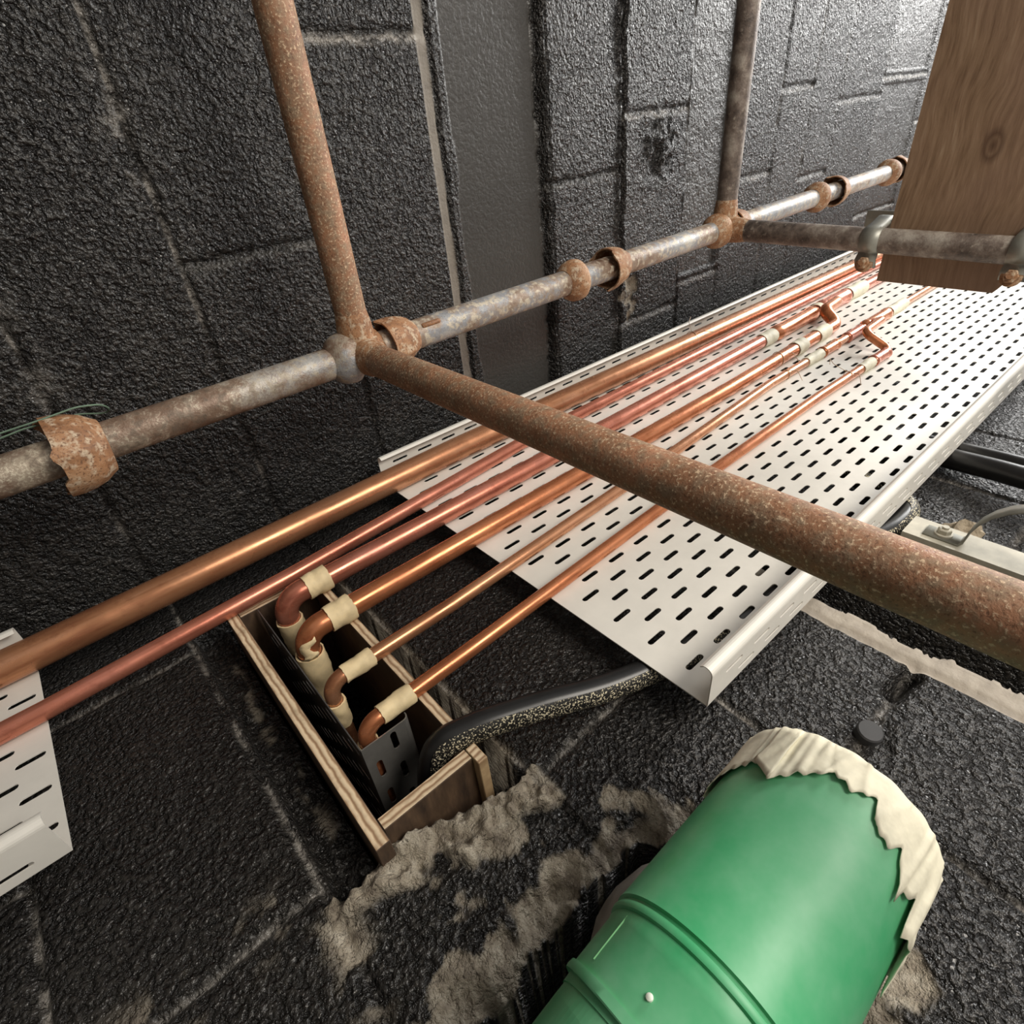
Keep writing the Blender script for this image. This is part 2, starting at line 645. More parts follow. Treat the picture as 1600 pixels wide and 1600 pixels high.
# wall A (right wall: the lower surface in the photograph)
U = axis([(-1.6, -0.36, 0.03), (-0.36, 0.20, 0.0036), (0.20, 0.90, 0.0030), (0.90, 1.06, 0.006)])
Z = axis([(-1.4, -0.50, 0.03), (-0.50, -0.10, 0.0055), (-0.10, 0.52, 0.0030), (0.52, 1.5, 0.0048), (1.5, 4.0, 0.014)])
Y_, Z_ = np.meshgrid(U, Z, indexing='ij')
wx = fbm(Y_, Z_, 12, 3, 3) * 0.010
wy = fbm(Y_, Z_, 45, 3, 9) * 0.006
h = base_relief(Y_, Z_, 1, None)
bare = np.zeros_like(h); smooth = np.zeros_like(h); dust = np.zeros_like(h)
nb = fbm(Y_, Z_, 30, 4, 21)
for j in JA:
    w = gs(Z_ - j + wy * .35, 0.0050)
    h -= w * 0.006
    dust = np.maximum(dust, gs(Z_ - j + wy * .25, 0.0026) * sstep(-0.15, 0.30, fbm(Y_, Z_, 16, 3, 31) + 0.14) * 1.0)
PA = [(-0.265, -0.023, 0.37), (0.222, 0.467, 0.305), (0.467, 0.705, 0.066), (0.467, 0.705, 0.52), (-0.51, -0.265, 0.15), (-0.265, -0.023, -0.09),
      (0.222, 0.467, -0.15), (-0.023, 0.222, -0.35), (0.705, 0.955, -0.19), (0.955, 1.2, 0.05), (1.2, 1.45, -0.17), (1.45, 1.7, 0.05), (-0.51, -0.265, 0.6), (-0.265, -0.023, 0.83)]
for a, b, y in PA:
    inb = sstep(a - .004, a, Z_) * (1 - sstep(b, b + .004, Z_))
    h -= inb * gs(Y_ - y + wy * .8, 0.006) * 0.006
    dust = np.maximum(dust, inb * gs(Y_ - y + wy, 0.004) * 0.45)
# wide patchy bare mortar in the perpend below
q = sstep(-0.27, -0.25, Z_) * (1 - sstep(-0.06, -0.03, Z_)) * gs(Y_ - 0.375 + wx, 0.02)
bare = np.maximum(bare, q * sstep(-0.1, 0.15, nb) * 0.55)
# slot cut beside the box
rec = sstep(-0.018, -0.012, Z_ + wy * .3) * (1 - sstep(0.036, 0.04, Z_)) * sstep(0.338, 0.345, Y_ + wy) * (1 - sstep(0.86, 0.865, Y_))
h -= rec * (0.022 + 0.012 * fbm(Y_, Z_, 25, 3, 77))
bare = np.maximum(bare, rec * gs(Z_ - 0.012 - wx, 0.006) * sstep(0.05, 0.2, nb) * 0.5)
# rectangular hole for the plywood box
ylo = 0.352 - 0.04 * sstep(0.04, 0.20, Z_) + wy * 1.5
hole = ((Z_ > 0.034) & (Z_ < 0.216 + wy * .8) & (Y_ > ylo) & (Y_ < 0.862))
h = np.where(hole, -0.30, h)
edge = gs(Z_ - 0.220, 0.005) * sstep(0.33, 0.36, Y_) * (1 - sstep(0.85, 0.87, Y_))
bare = np.maximum(bare, np.where(hole, 0, edge * 0.75))
# mortar smeared along the lower side of the hole
low = 0.316 - 0.055 * sstep(0.0, 0.22, Z_) + fbm(Y_, Z_, 22, 3, 51) * 0.035
zone = (sstep(low, low + .006, Y_) * (1 - sstep(ylo - .001, ylo + .003, Y_)) * sstep(-0.035, -0.025, Z_ + wx) * (1 - sstep(0.225, 0.24, Z_ + wx)))
zone = np.where(hole, 0, zone)
h += zone * (0.008 + 0.020 * fbm(Y_, Z_, 38, 4, 61) + 0.010 * fbm(Y_, Z_, 120, 2, 67))
bare = np.maximum(bare, zone)
tail = gs(Z_ + 0.028 + wx, 0.014) * sstep(0.22, 0.27, Y_) * (1 - sstep(0.33, 0.35, Y_))
bare = np.maximum(bare, tail * sstep(-0.15, 0.05, nb))
# tall broken hole round the duct
cy = 0.056
rr = np.abs(Y_ - cy) / (0.122 + fbm(Y_, Z_, 14, 4, 81) * 0.05)
ze = np.maximum(np.maximum(Z_ - 0.225, -0.16 - Z_), 0) / (0.085 + fbm(Y_, Z_, 18, 3, 85) * 0.03)
dd = np.sqrt(rr ** 2 + ze ** 2)
hole2 = dd < 1
lip = np.where(hole2, 0, np.clip(1 - (dd - 1) / 0.65, 0, 1))
h -= lip ** 2 * 0.014
h += lip * fbm(Y_, Z_, 40, 4, 91) * 0.028
left = sstep(0.08, 0.13, Y_)
right = 1 - sstep(-0.035, -0.01, Y_)
bare = np.maximum(bare, sstep(0.15, 0.35, lip + nb * 0.9) * np.maximum(left * 0.75, right * 0.8 * (1 - sstep(0.37, 0.40, Z_))) * (lip > 0))
# extra bare patch beside the duct (left) and at its top
for (py, pz, ry, rz) in ((0.196, 0.165, 0.040, 0.040), (0.175, 0.265, 0.030, 0.035), (0.20, 0.29, 0.014, 0.014), (-0.055, 0.335, 0.022, 0.05)):
    p = np.clip(1.25 - np.sqrt(((Y_ - py) / ry) ** 2 + ((Z_ - pz) / rz) ** 2) + nb * 1.1, 0, 1)
    bare = np.maximum(bare, np.where(hole2, 0, sstep(0.1, 0.45, p)))
    h -= np.where(hole2, 0, p * 0.006)
h = np.where(hole2, -0.26, h)
# pale recessed strip (wide unpainted joint) with a ragged painted edge above it
top = 0.742 + fbm(Y_, Z_, 26, 4, 95) * 0.016
strip = sstep(0.688, 0.692, Z_ + wy * .3) * (1 - sstep(top, top + .003, Z_)) * (1 - sstep(0.30, 0.34, Y_))
h -= strip * 0.010
h -= sstep(top, top + .003, Z_) * (1 - sstep(0.785, 0.80, Z_)) * (1 - sstep(0.30, 0.34, Y_)) * 0.06
bare = np.maximum(bare, strip * 0.9)
smooth = np.maximum(smooth, strip)
gap = sstep(0.615, 0.64, Z_) * (1 - sstep(0.682, 0.69, Z_)) * gs(Y_ - 0.070 + (Z_ - .64) * .15, 0.010)
h -= gap * 0.03
pit = gs(Y_ - 0.05, 0.02) * gs(Z_ - 0.56, 0.05) * 0.006 * sstep(-.2, .2, nb)
h -= pit
ledge = sstep(1.27, 1.28, Z_) * (1 - sstep(1.30, 1.305, Z_)) * 0.0
bare = np.where(hole | hole2 | (dd < 1.045), 0.0, bare)  # no bare mortar in the holes: their shade is put in as black
dust = np.where(hole | hole2, 0.0, dust)
wall_A = wall_mesh('wall_right', U, Z, h, bare, smooth, dust,
                   lambda u, z, hh: np.stack([XA - hh, u, z], -1))

# wall B (left wall: the upper surface in the photograph)
U = axis([(-1.8, -0.42, 0.03), (-0.42, 0.66, 0.0040)])
Z = axis([(-1.4, -0.52, 0.03), (-0.52, 1.6, 0.0040), (1.6, 4.0, 0.009)])
X_, Z_ = np.meshgrid(U, Z, indexing='ij')
wy = fbm(X_, Z_, 40, 3, 109) * 0.006
wx = fbm(X_, Z_, 11, 3, 103) * 0.010
h = base_relief(X_, Z_, 101, None)
nb = fbm(X_, Z_, 28, 4, 121)
bare = np.zeros_like(h); smooth = np.zeros_like(h); dust = np.zeros_like(h)
for j in JB:
    if j in (0.722, 0.980):
        continue
    h -= gs(Z_ - j + wy * .5, 0.0055) * 0.005
    k = 0.9 if j < 0.3 else 0.35
    dust = np.maximum(dust, gs(Z_ - j + wy * .4, 0.0030) * sstep(-0.12, 0.3, fbm(X_, Z_, 14, 3, 131) + 0.03) * k)
PB = [(0.213, 0.46, 0.14, 0.2), (0.46, 0.722, -0.133, 0.9), (-0.028, 0.213, -0.30, 0.2), (0.98, 1.235, 0.128, 0.15), (1.235, 1.5, 0.016, 0.6), (1.235, 1.5, 0.50, 0.3), (1.5, 1.7, 0.445, 0.5),
      (1.7, 1.95, 0.21, 0.6), (1.95, 2.14, 0.0, 0.5), (2.14, 2.33, 0.25, 0.3), (2.33, 2.65, 0.05, .4), (2.65, 3.05, 0.0, 0.8), (2.65, 3.05, 0.45, 0.5), (3.05, 3.3, 0.16, 0.6), (-0.028, .213, 0.36, 0.1)]
for a, b, x, dk in PB:
    inb = sstep(a - .004, a, Z_) * (1 - sstep(b, b + .004, Z_))
    h -= inb * gs(X_ - x + wy, 0.0065) * 0.008
    dust = np.maximum(dust, inb * gs(X_ - x - 0.008 + wy, 0.006) * dk)
# mottled dusty joint at the far lower left
m = gs(Z_ + 0.028 + wx, 0.022) * (1 - sstep(0.35, 0.5, X_)) * sstep(0.0, .25, nb)
dust = np.maximum(dust, m * 0.30)
dust = np.maximum(dust, gs(Z_ - 0.205, 0.02) * gs(X_ + 0.03, 0.05) * sstep(0.0, .2, nb) * 0.5)
# narrow grey strip, crevice and the smooth plastered band
st = sstep(0.700, 0.703, Z_ + wy * .1) * (1 - sstep(0.722, 0.724, Z_))
h = h * (1 - st) - st * 0.004
smooth = np.maximum(smooth, st)
bare = np.maximum(bare, st * 0.42)
band = sstep(0.736, 0.742, Z_ + wy) * (1 - sstep(0.972, 0.976, Z_))
h = h * (1 - band * .85) - band * 0.010
smooth = np.maximum(smooth, band)
h -= gs(Z_ - 0.7275 + wy * .4, 0.0028) * 0.014
ridge = sstep(0.738, 0.742, Z_ + wy) * (1 - sstep(0.752, 0.756, Z_ - 0.012 * vnoise(X_ * 14, Z_ * 3, 141)))
h += ridge * 0.007
smooth = smooth * (1 - ridge * .8)
h -= gs(Z_ - 0.983 + wy, 0.0065) * 0.022
h += gs(Z_ - 0.995 + wy, 0.0035) * 0.008
h -= gs(Z_ - 1.003 + wy, 0.0025) * 0.010
h -= gs(Z_ - 1.238 + wy, 0.004) * 0.014
h += gs(Z_ - 1.228 + wy * 1.5, 0.0035) * 0.006
h += gs(Z_ - 1.250 + wy * 1.5, 0.0030) * 0.005
# broken corner with bare mortar
p = np.clip(1.2 - np.sqrt(((X_ - 0.445) / 0.048) ** 2 + ((Z_ - 1.285) / 0.030) ** 2) + nb * 1.2, 0, 1)
bare = np.maximum(bare, sstep(0.15, 0.5, p) * 0.9)
h -= p * 0.012
p = np.clip(1.2 - np.sqrt(((X_ - 0.10) / 0.10) ** 2 + ((Z_ - 1.38) / 0.09) ** 2), 0, 1)
h += p * fbm(X_, Z_, 40, 4, 151) * 0.022
# smooth sunken blocks
for (x0, x1, z0, z1) in ((-0.35, 0.43, 1.505, 1.69), (0.02, 0.6, 2.66, 3.04), (-0.35, -0.01, 2.66, 3.04), (-0.2, 0.6, 3.06, 3.3)):
    q = sstep(x0, x0 + .006, X_) * (1 - sstep(x1 - .006, x1, X_)) * sstep(z0, z0 + .006, Z_) * (1 - sstep(z1 - .006, z1, Z_))
    h -= q * 0.008
    smooth = np.maximum(smooth, q * 0.55)
wall_B = wall_mesh('wall_left', U, Z, h, bare, smooth, dust,
                   lambda u, z, hh: np.stack([u, YB - hh, z], -1), True)

V, F = box(-1.8, 0.95, -1.6, 1.3, -1.45, -1.4)
fl = obj('floor', (V, F), M_CONC)
fl['kind'] = 'structure'


# ------------------------------------------------------------------ perforated cable trays
def plate_cells(cols, width, z0, z1, first, pitch, slotl, slotw, par):
    """strips of slotted cells in the plane (u, z); returns verts 2-D and faces"""
    V, F = [], []
    def quad(a, b, c, d):
        n = len(V)
        V.extend([a, b, c, d])
        F.append((n, n + 1, n + 2, n + 3))
    return V, F


def slotted(u0, u1, cols, z0, z1, pitch, starts, sl, sw):
    """flat sheet [u0,u1]x[z0,z1] with rounded slots; starts[i] is a slot centre of column i"""
    V, F = [], []
    def add(ps):
        n = len(V)
        V.extend(ps)
        return list(range(n, n + len(ps)))
    bounds = [u0] + [(a + b) / 2 for a, b in zip(cols[:-1], cols[1:])] + [u1]
    for i, c in enumerate(cols):
        a, b = bounds[i], bounds[i + 1]
        k = math.ceil((z0 + sl * .5 + .002 - starts[i]) / pitch)
        zc = starts[i] + k * pitch
        cells = []
        while zc + sl * .5 + .002 < z1:
            cells.append(zc)
            zc += pitch
        if not cells:
            F.append(add([(a, z0), (b, z0), (b, z1), (a, z1)]))
            continue
        zb = [z0] + [(p + q) / 2 for p, q in zip(cells[:-1], cells[1:])] + [z1]
        for j, zc in enumerate(cells):
            za, zz = zb[j], zb[j + 1]
            r = sw / 2
            hl = sl / 2 - r
            inner = []
            ns = 5
            for t in range(ns):                      # upper cap from +u to -u
                an = math.pi * t / (ns - 1)
                inner.append((c + r * math.cos(an), zc + hl + r * math.sin(an)))
            for t in range(ns):
                an = math.pi + math.pi * t / (ns - 1)
                inner.append((c + r * math.cos(an), zc - hl + r * math.sin(an)))
            I = add(inner)
            O = add([(b, zz), (a, zz), (a, za), (b, za)])
            # upper
            F.append([O[0], O[1], I[4], I[3], I[2], I[1], I[0]])
            F.append([O[1], O[2], I[5], I[4]])
            F.append([O[2], O[3], I[9], I[8], I[7], I[6], I[5]])
            F.append([O[3], O[0], I[0], I[9]])
    return V, F


def solid(o, t, offset=0):
    md = o.modifiers.new('thickness', 'SOLIDIFY')
    md.thickness = t
    md.offset = offset
    return o


TX = 0.600


def tray(name, yr, yl, z0, z1, cols, starts, railh, parent_label, cat, base_mat=M_TRAY):
    root = empty(name, (TX, (yr + yl) / 2, z0))
    tag(root, parent_label, cat)
    v, f = slotted(yr, yl, cols, z0, z1, 0.0625, starts, 0.034, 0.0085)
    V = [(TX + 0.001, a, b) for a, b in v]
    solid(obj('tray_base', (V, f), base_mat, root), 0.0015)
    for side, y, s in (('r', yr, 1), ('l', yl, -1)):
        # slotted rail
        v, f = slotted(TX - railh, TX, [TX - railh * .68, TX - railh * .30], z0, z1, 0.0625, [0.03, 0.061], 0.036, 0.0055)
        V = [(a, y, b) for a, b in v]
        # rolled lip
        lip = []
        n = 7
        for k in range(n + 1):
            an = math.pi * 0.62 * k / n
            lip.append((TX - railh - 0.009 * math.sin(an), y + s * 0.009 * (1 - math.cos(an))))
        lip.append((lip[-1][0] + 0.0035, lip[-1][1] + s * 0.004))
        LV = []
        for p in lip:
            LV.append((p[0], p[1], z0))
            LV.append((p[0], p[1], z1))
        LF = [(2 * k, 2 * k + 2, 2 * k + 3, 2 * k + 1) for k in range(len(lip) - 1)]
        solid(obj('side_rail', merge((V, f), (LV, LF)), base_mat, root), 0.0015)
    return root


cols = [0.2235 + 0.0303 * i for i in range(15)] + [0.680, 0.7135, 0.748, 0.781, 0.815, 0.848, 0.881, 0.912, 0.945]
starts = [0.4325 + (0.0312 if i % 2 else 0.0) for i in range(len(cols))]
for i in (17, 19, 21):
    starts[i] = 0.463
tray('cable_tray', 0.205, 0.977, 0.418, 4.0, cols, starts, 0.052,
     'long wide perforated galvanised cable tray running up under the copper pipes', 'cable tray')
cols = [0.584 + 0.0303 * i for i in range(11)]
cols = [c for c in cols if c < 0.93]
tray('cable_tray', 0.569, 0.955, -1.35, -0.206, cols, [-0.2615 + (0.0312 if i % 2 else 0.0) for i in range(len(cols))], 0.050,
     'end of pale perforated cable tray below the box opening, at the left edge', 'cable tray')


# ------------------------------------------------------------------ plywood box in the hole
bx = empty('plywood_box', (0.70, 0.58, 0.036))
tag(bx, 'open plywood box lining the rectangular hole, pipes and tray passing into it', 'box')


def ply(name, x0, x1, y0, y1, z0, z1, edge, face, thick):
    o = obj(name, box(x0, x1, y0, y1, z0, z1, 0.0008), face, bx)
    o.data.materials.append(edge)
    for p in o.data.polygons:
        if abs(p.normal.x) > 0.9 and p.center.x + root_loc(o).x < (x0 + x1) / 2:
            p.material_index = 1
    return o


def mat_laminate(name, axis_):
    m, nt, b = new_mat(name)
    t = N(nt, 'ShaderNodeTexCoord')
    w = N(nt, 'ShaderNodeTexWave', bands_direction=axis_)
    w.inputs['Scale'].default_value = 42
    w.inputs['Distortion'].default_value = 2.6
    w.inputs['Detail'].default_value = 3
    nt.links.new(t.outputs['Object'], w.inputs['Vector'])
    n = noise(nt, 45, 4)
    c = cramp(nt, w.outputs['Fac'], [(0.05, (0.34, 0.21, 0.12)), (0.35, (0.62, 0.45, 0.28)), (0.8, (0.78, 0.62, 0.42))])
    c = mixc(nt, cramp(nt, n, [(0.5, 0.0), (0.75, 0.5)]), c, (0.25, 0.16, 0.09))
    nt.links.new(c, b.inputs['Base Color'])
    b.inputs['Roughness'].default_value = 0.75
    bump(nt, b, w.outputs['Fac'], 0.4, 0.001)
    return m


M_LAMZ = mat_laminate('plywood_layers_z', 'Z')
M_LAMY = mat_laminate('plywood_layers_y', 'Y')
ply('side_board', 0.600, 0.86, 0.337, 0.815, 0.036, 0.053, M_LAMZ, M_PLYF, 0)
ply('side_board', 0.602, 0.86, 0.402, 0.815, 0.1715, 0.186, M_LAMZ, M_PLYF, 0)
ply('end_board', 0.600, 0.86, 0.350, 0.366, 0.0535, 0.171, M_LAMY, M_PLYF, 0)
ply('end_board', 0.604, 0.86, 0.798, 0.812, 0.0535, 0.171, M_LAMY, M_PLYF, 0)
ply('corner_batten', 0.598, 0.70, 0.338, 0.364, 0.1712, 0.184, M_LAMY, M_PLYE2, 0)

# inner tray turning into the hole
it = empty('inner_cable_tray', (0.60, 0.63, 0.079))
tag(it, 'dark dull perforated tray inside the plywood box carrying the bent pipes', 'cable tray')
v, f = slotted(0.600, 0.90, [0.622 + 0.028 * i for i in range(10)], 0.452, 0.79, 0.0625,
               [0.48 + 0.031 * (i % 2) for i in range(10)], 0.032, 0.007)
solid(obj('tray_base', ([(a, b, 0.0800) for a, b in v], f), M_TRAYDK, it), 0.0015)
v, f = slotted(0.080, 0.140, [0.095, 0.122], 0.600, 0.90, 0.0625, [0.653, 0.622], 0.033, 0.0085)
V = [(b, 0.4508, a) for a, b in v]
lipv, lipf = [], []
for k in range(7):
    an = math.pi * .6 * k / 6
    lipv += [(0.600, 0.4508 + 0.007 * (1 - math.cos(an)), 0.140 + 0.007 * math.sin(an)), (0.90, 0.4508 + 0.007 * (1 - math.cos(an)), 0.140 + 0.007 * math.sin(an))]
lipf = [(2 * k, 2 * k + 2, 2 * k + 3, 2 * k + 1) for k in range(6)]
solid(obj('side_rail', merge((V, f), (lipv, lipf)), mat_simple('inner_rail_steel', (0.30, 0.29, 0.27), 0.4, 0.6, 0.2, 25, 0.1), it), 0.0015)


# ------------------------------------------------------------------ copper pipes
def pt_on(path, s):
    """point and direction at arc length s of a polyline"""
    acc = 0
    for a, b in zip(path[:-1], path[1:]):
        l = (b - a).length
        if acc + l >= s:
            d = (b - a).normalized()
            return a + d * (s - acc), d
        acc += l
    return path[-1], (path[-1] - path[-2]).normalized()


def sleeve(path, s0, s1, r, mat, parent, name='masking_tape', label=None, wob=0.0010, nseg=10, segs=28, lap=True):
    ph = random.uniform(0, 6)
    C = [pt_on(path, s0 + (s1 - s0) * k / nseg)[0] for k in range(nseg + 1)]
    R = []
    for k in range(nseg + 1):
        t = k / nseg
        R.append(r + (0.0007 if (lap and t > .5) else 0.0))
    f = lambda i, a: wob * (math.sin(3 * a + ph + i * .9) * .5 + random.uniform(-.5, .5))
    V, F = rings(C, R, segs, False, wob=f)
    # ragged ends
    for k in range(segs):
        d0 = (C[1] - C[0]).normalized() * random.uniform(-.0006, .0006)
        V[k] = V[k] + d0
        V[-segs + k] = V[-segs + k] + d0
    # turn the ends in to the pipe
    n = len(V)
    for end, base in ((0, 0), (nseg, nseg * segs)):
        c = C[end]
        for k in range(segs):
            p = V[base + k]
            V.append(c + (p - c) * ((r - 0.0016) / (p - c).length))
    for k in range(segs):
        k2 = (k + 1) % segs
        F.append((n + k, n + k2, k2, k))
        F.append((nseg * segs + k, nseg * segs + k2, n + segs + k2, n + segs + k))
    return obj(name, (V, F), mat, parent, smooth=True, label=label, angle=60)


def make_pipe(label, pts, r, mat, rad=0.03, group='copper pipes'):
    path = fillet(pts, rad, 10) if len(pts) > 2 else [Vector(p) for p in pts]
    # subdivide long runs so slight drift is smooth
    root = empty('copper_pipe', pts[0])
    tag(root, label, 'pipe', group)
    obj('pipe_run', rings(path, [r] * len(path), 28, True), mat, root, smooth=True)
    return root, path


def s_at(path, cond):
    acc = 0
    for a, b in zip(path[:-1], path[1:]):
        if cond(b) and not cond(a):
            lo, hi = 0.0, 1.0
            for _ in range(20):
                mid = (lo + hi) / 2
                if cond(a + (b - a) * mid):
                    hi = mid
                else:
                    lo = mid
            return acc + (b - a).length * hi
        acc += (b - a).length
    return acc


# pipe 1: the thickest
p1 = [(0.5735, 0.910, -1.35), (0.5735, 0.914, -0.2), (0.5735, 0.930, 0.6), (0.5735, 0.918, 1.6), (0.5735, 0.905, 2.6), (0.5735, 0.90, 3.95)]
make_pipe('thickest copper pipe, nearest the black wall, running the full length', p1, 0.0250, M_COP_A)
# pipe 2: thin, full length
p2 = [(0.5845, 0.785, -1.35), (0.5845, 0.793, -0.2), (0.5845, 0.810, 0.15), (0.5845, 0.858, 0.72), (0.5845, 0.866, 1.6), (0.5845, 0.866, 3.95)]
make_pipe('thin copper pipe just below the thickest one, passing unbent above the box', p2, 0.0135, M_COP_B)

# pipe 3
z3 = 0.112
r3 = 0.0178
P3 = [(0.88, 0.757, z3), (0.5815, 0.757, z3), (0.5815, 0.762, 0.9), (0.5815, 0.782, 1.9), (0.5815, 0.79, 3.95)]
c3, path3 = make_pipe('thick copper pipe with a taped elbow bending into the top of the box', P3, r3, M_COP_B, 0.032)
s = s_at(path3, lambda p: p.z > 0.146 and p.x < 0.6)
sleeve(path3, s + 0.006, s + 0.045, r3 + 0.0022, M_TAPE, c3)
sleeve(path3, s - 0.125, s - 0.058, r3 + 0.0022, M_TAPE, c3)
# pipe 4
z4 = 0.106
P4 = [(0.88, 0.665, z4), (0.5815, 0.665, z4), (0.5815, 0.667, 1.2), (0.5815, 0.680, 1.785), (0.553, 0.728, 1.80), (0.553, 0.738, 1.90), (0.5815, 0.780, 1.95)]
c4, path4 = make_pipe('thick copper pipe whose taped elbow has a torn tape strip hanging on it', P4, r3 - .0003, M_COP_C, 0.030)
s = s_at(path4, lambda p: p.z > 0.140 and p.x < 0.6)
sleeve(path4, s + 0.006, s + 0.046, r3 + 0.0022, M_TAPE, c4)
sleeve(path4, s - 0.150, s - 0.058, r3 + 0.0026, M_TAPE, c4)
s4 = s_at(path4, lambda p: p.z > 1.0)
# pipe 5
r5 = 0.0108
P5 = [(0.88, 0.560, 0.094), (0.5885, 0.560, 0.094), (0.5885, 0.563, 0.30), (0.5885, 0.583, 0.75), (0.5885, 0.615, 1.3), (0.5885, 0.615, 2.3), (0.5885, 0.617, 3.95)]
c5, path5 = make_pipe('slim copper pipe third from the right rail at the box, with taped elbow', P5, r5, M_COP_A, 0.022)
c5['label'] = 'slim copper pipe between the torn-tape thick pipe and the outermost slim pipe'
s = s_at(path5, lambda p: p.z > 0.120 and p.x < 0.6)
sleeve(path5, s - 0.004, s + 0.041, r5 + 0.0020, M_TAPE, c5)
sleeve(path5, s - 0.095, s - 0.050, r5 + 0.0022, M_TAPE, c5)
# pipe 6
P6 = [(0.88, 0.468, 0.0955), (0.5885, 0.468, 0.0955), (0.5885, 0.474, 0.30), (0.5885, 0.490, 0.75), (0.5885, 0.496, 1.3), (0.5885, 0.490, 1.672), (0.553, 0.561, 1.668), (0.553, 0.567, 1.79), (0.580, 0.604, 1.85)]
c6, path6 = make_pipe('slim copper pipe farthest from the black wall, bending into the box end', P6, r5, M_COP_C, 0.022)
s = s_at(path6, lambda p: p.z > 0.122 and p.x < 0.6)
sleeve(path6, s - 0.002, s + 0.045, r5 + 0.0020, M_TAPE, c6)
sleeve(path6, s - 0.068, s - 0.046, r5 + 0.0022, M_TAPE, c6)
# tape and fittings further up
def band(root, path, z0, z1, r, mat, name='masking_tape', **kw):
    a = s_at(path, lambda p: p.z > z0 and p.x < 0.61)
    b = s_at(path, lambda p: p.z > z1 and p.x < 0.61)
    return sleeve(path, a, b, r, mat, root, name=name, **kw)


def bulge(root, path, z0, z1, r, mat, name='pipe_coupling'):
    a = s_at(path, lambda p: p.z > z0 and p.x < 0.61)
    b = s_at(path, lambda p: p.z > z1 and p.x < 0.61)
    nn = 16
    C, Rr = [], []
    for k in range(nn + 1):
        t = k / nn
        C.append(pt_on(path, a + (b - a) * t)[0])
        e_ = min(t, 1 - t)
        q = r + (0.0016 if e_ < 0.14 else 0.0)
        if k in (0, nn):
            q = r - 0.004
        Rr.append(q)
    return obj(name, rings(C, Rr, 28, True), mat, root, smooth=True, angle=50)


band(c3, path3, 1.535, 1.60, r3 + 0.002, M_TAPE2)
bulge(c3, path3, 1.604, 1.86, r3 + 0.0035, M_COP_C)
band(c3, path3, 1.865, 1.89, r3 + 0.0045, M_TAPE2)
bulge(c3, path3, 1.895, 2.08, r3 + 0.0055, M_COP_B, 'tee_fitting')
band(c3, path3, 2.085, 2.20, r3 + 0.004, M_TAPE2)
band(c4, path4, 1.525, 1.575, r3 + 0.002, M_TAPE2)
band(c4, path4, 1.650, 1.715, r3 + 0.002, M_TAPE2)
band(c5, path5, 1.475, 1.555, r5 + 0.0018, M_TAPE2)
bulge(c5, path5, 1.557, 1.65, r5 + 0.0028, M_COP_C)
bulge(c5, path5, 1.70, 1.80, r5 + 0.0028, M_COP_B)
bulge(c5, path5, 1.815, 1.98, r5 + 0.0060, M_COP_C, 'tee_fitting')
band(c5, path5, 1.985, 2.10, r5 + 0.0045, M_TAPE2)
band(c6, path6, 1.505, 1.565, r5 + 0.0018, M_TAPE2)
bulge(c6, path6, 1.567, 1.655, r5 + 0.0026, M_COP_B)
# torn strip on elbow of pipe 4
C = []
tv, tf = [], []
sE = s_at(path4, lambda p: p.z > 0.140 and p.x < 0.6)
for i in range(9):
    t = i / 8
    p, d = pt_on(path4, sE - 0.057 + 0.036 * t)
    side = Vector((-.6, -.55, -.25)) + Vector((0.1, -.25, .35)) * t
    side = (side - d * side.dot(d)).normalized()
    bn = d.cross(side)
    w = 0.011 * (1 - t) ** .7 + 0.0006
    for k in (-1, 0, 1):
        an = k * w / (r3 + .001) + 0.25 * math.sin(t * 9)
        tv.append(p + (side * math.cos(an) + bn * math.sin(an)) * (r3 + 0.0022))
for i in range(8):
    for k in (0, 1):
        a = i * 3 + k
        tf.append((a, a + 1, a + 4, a + 3))
solid(obj('torn_tape_strip', (tv, tf), M_TAPE, c4, smooth=True), 0.0006)

# wire ties
def loop(c, r, axis_, n=26, tilt=0.25, gap=0):
    u, v, d = frame(axis_)
    return [Vector(c) + (u * math.cos(2 * math.pi * k / n) + v * math.sin(2 * math.pi * k / n)) * r + d * (tilt * r * math.cos(2 * math.pi * k / n)) for k in range(n + 1)]


def wiretie(c, r, label, tails):
    a = rings(loop(c, r, (0, 0, 1)), [0.0009] * 27, 6, False)
    parts = [a]
    for tl in tails:
        parts.append(tube(tl, 0.0008, 6, 0.01))
    o = obj('tie_wire', merge(*parts), M_WIRE, smooth=True)
    tag(o, label, 'wire', 'wire ties on the pipes')


wiretie((0.5735, 0.922, 1.42), 0.0262, 'twisted wire tie round the thickest copper pipe, with tails sticking up',
        [[(0.548, 0.925, 1.42), (0.53, 0.95, 1.44), (0.525, 0.965, 1.47)], [(0.548, 0.905, 1.42), (0.535, 0.88, 1.41), (0.54, 0.86, 1.43)]])
wiretie((0.5815, 0.673, 1.44), 0.0190, 'wire tie round the thick copper pipe with two pale tape bands above it',
        [[(0.563, 0.66, 1.44), (0.56, 0.64, 1.45), (0.585, 0.625, 1.46)]])
wiretie((0.5885, 0.615, 1.375), 0.0122, 'wire tie round the slim copper pipe below its first pale tape band',
        [[(0.577, 0.61, 1.375), (0.575, 0.59, 1.38), (0.592, 0.57, 1.37)]])
wiretie((0.5885, 0.496, 1.445), 0.0122, 'wire tie with a long loose tail round the slim pipe nearest the open tray',
        [[(0.578, 0.50, 1.445), (0.560, 0.53, 1.43), (0.565, 0.555, 1.47), (0.59, 0.565, 1.50)], [(0.578, 0.49, 1.445), (0.575, 0.47, 1.44), (0.592, 0.455, 1.42)]])

# ------------------------------------------------------------------ scaffold
S0 = Vector((0.305, 0.851, -1.4))


def std(z):
    t = (z + 0.0) / 2.4
    return Vector((0.2935 - 0.027 * t, 0.8545 + 0.008 * t, z))


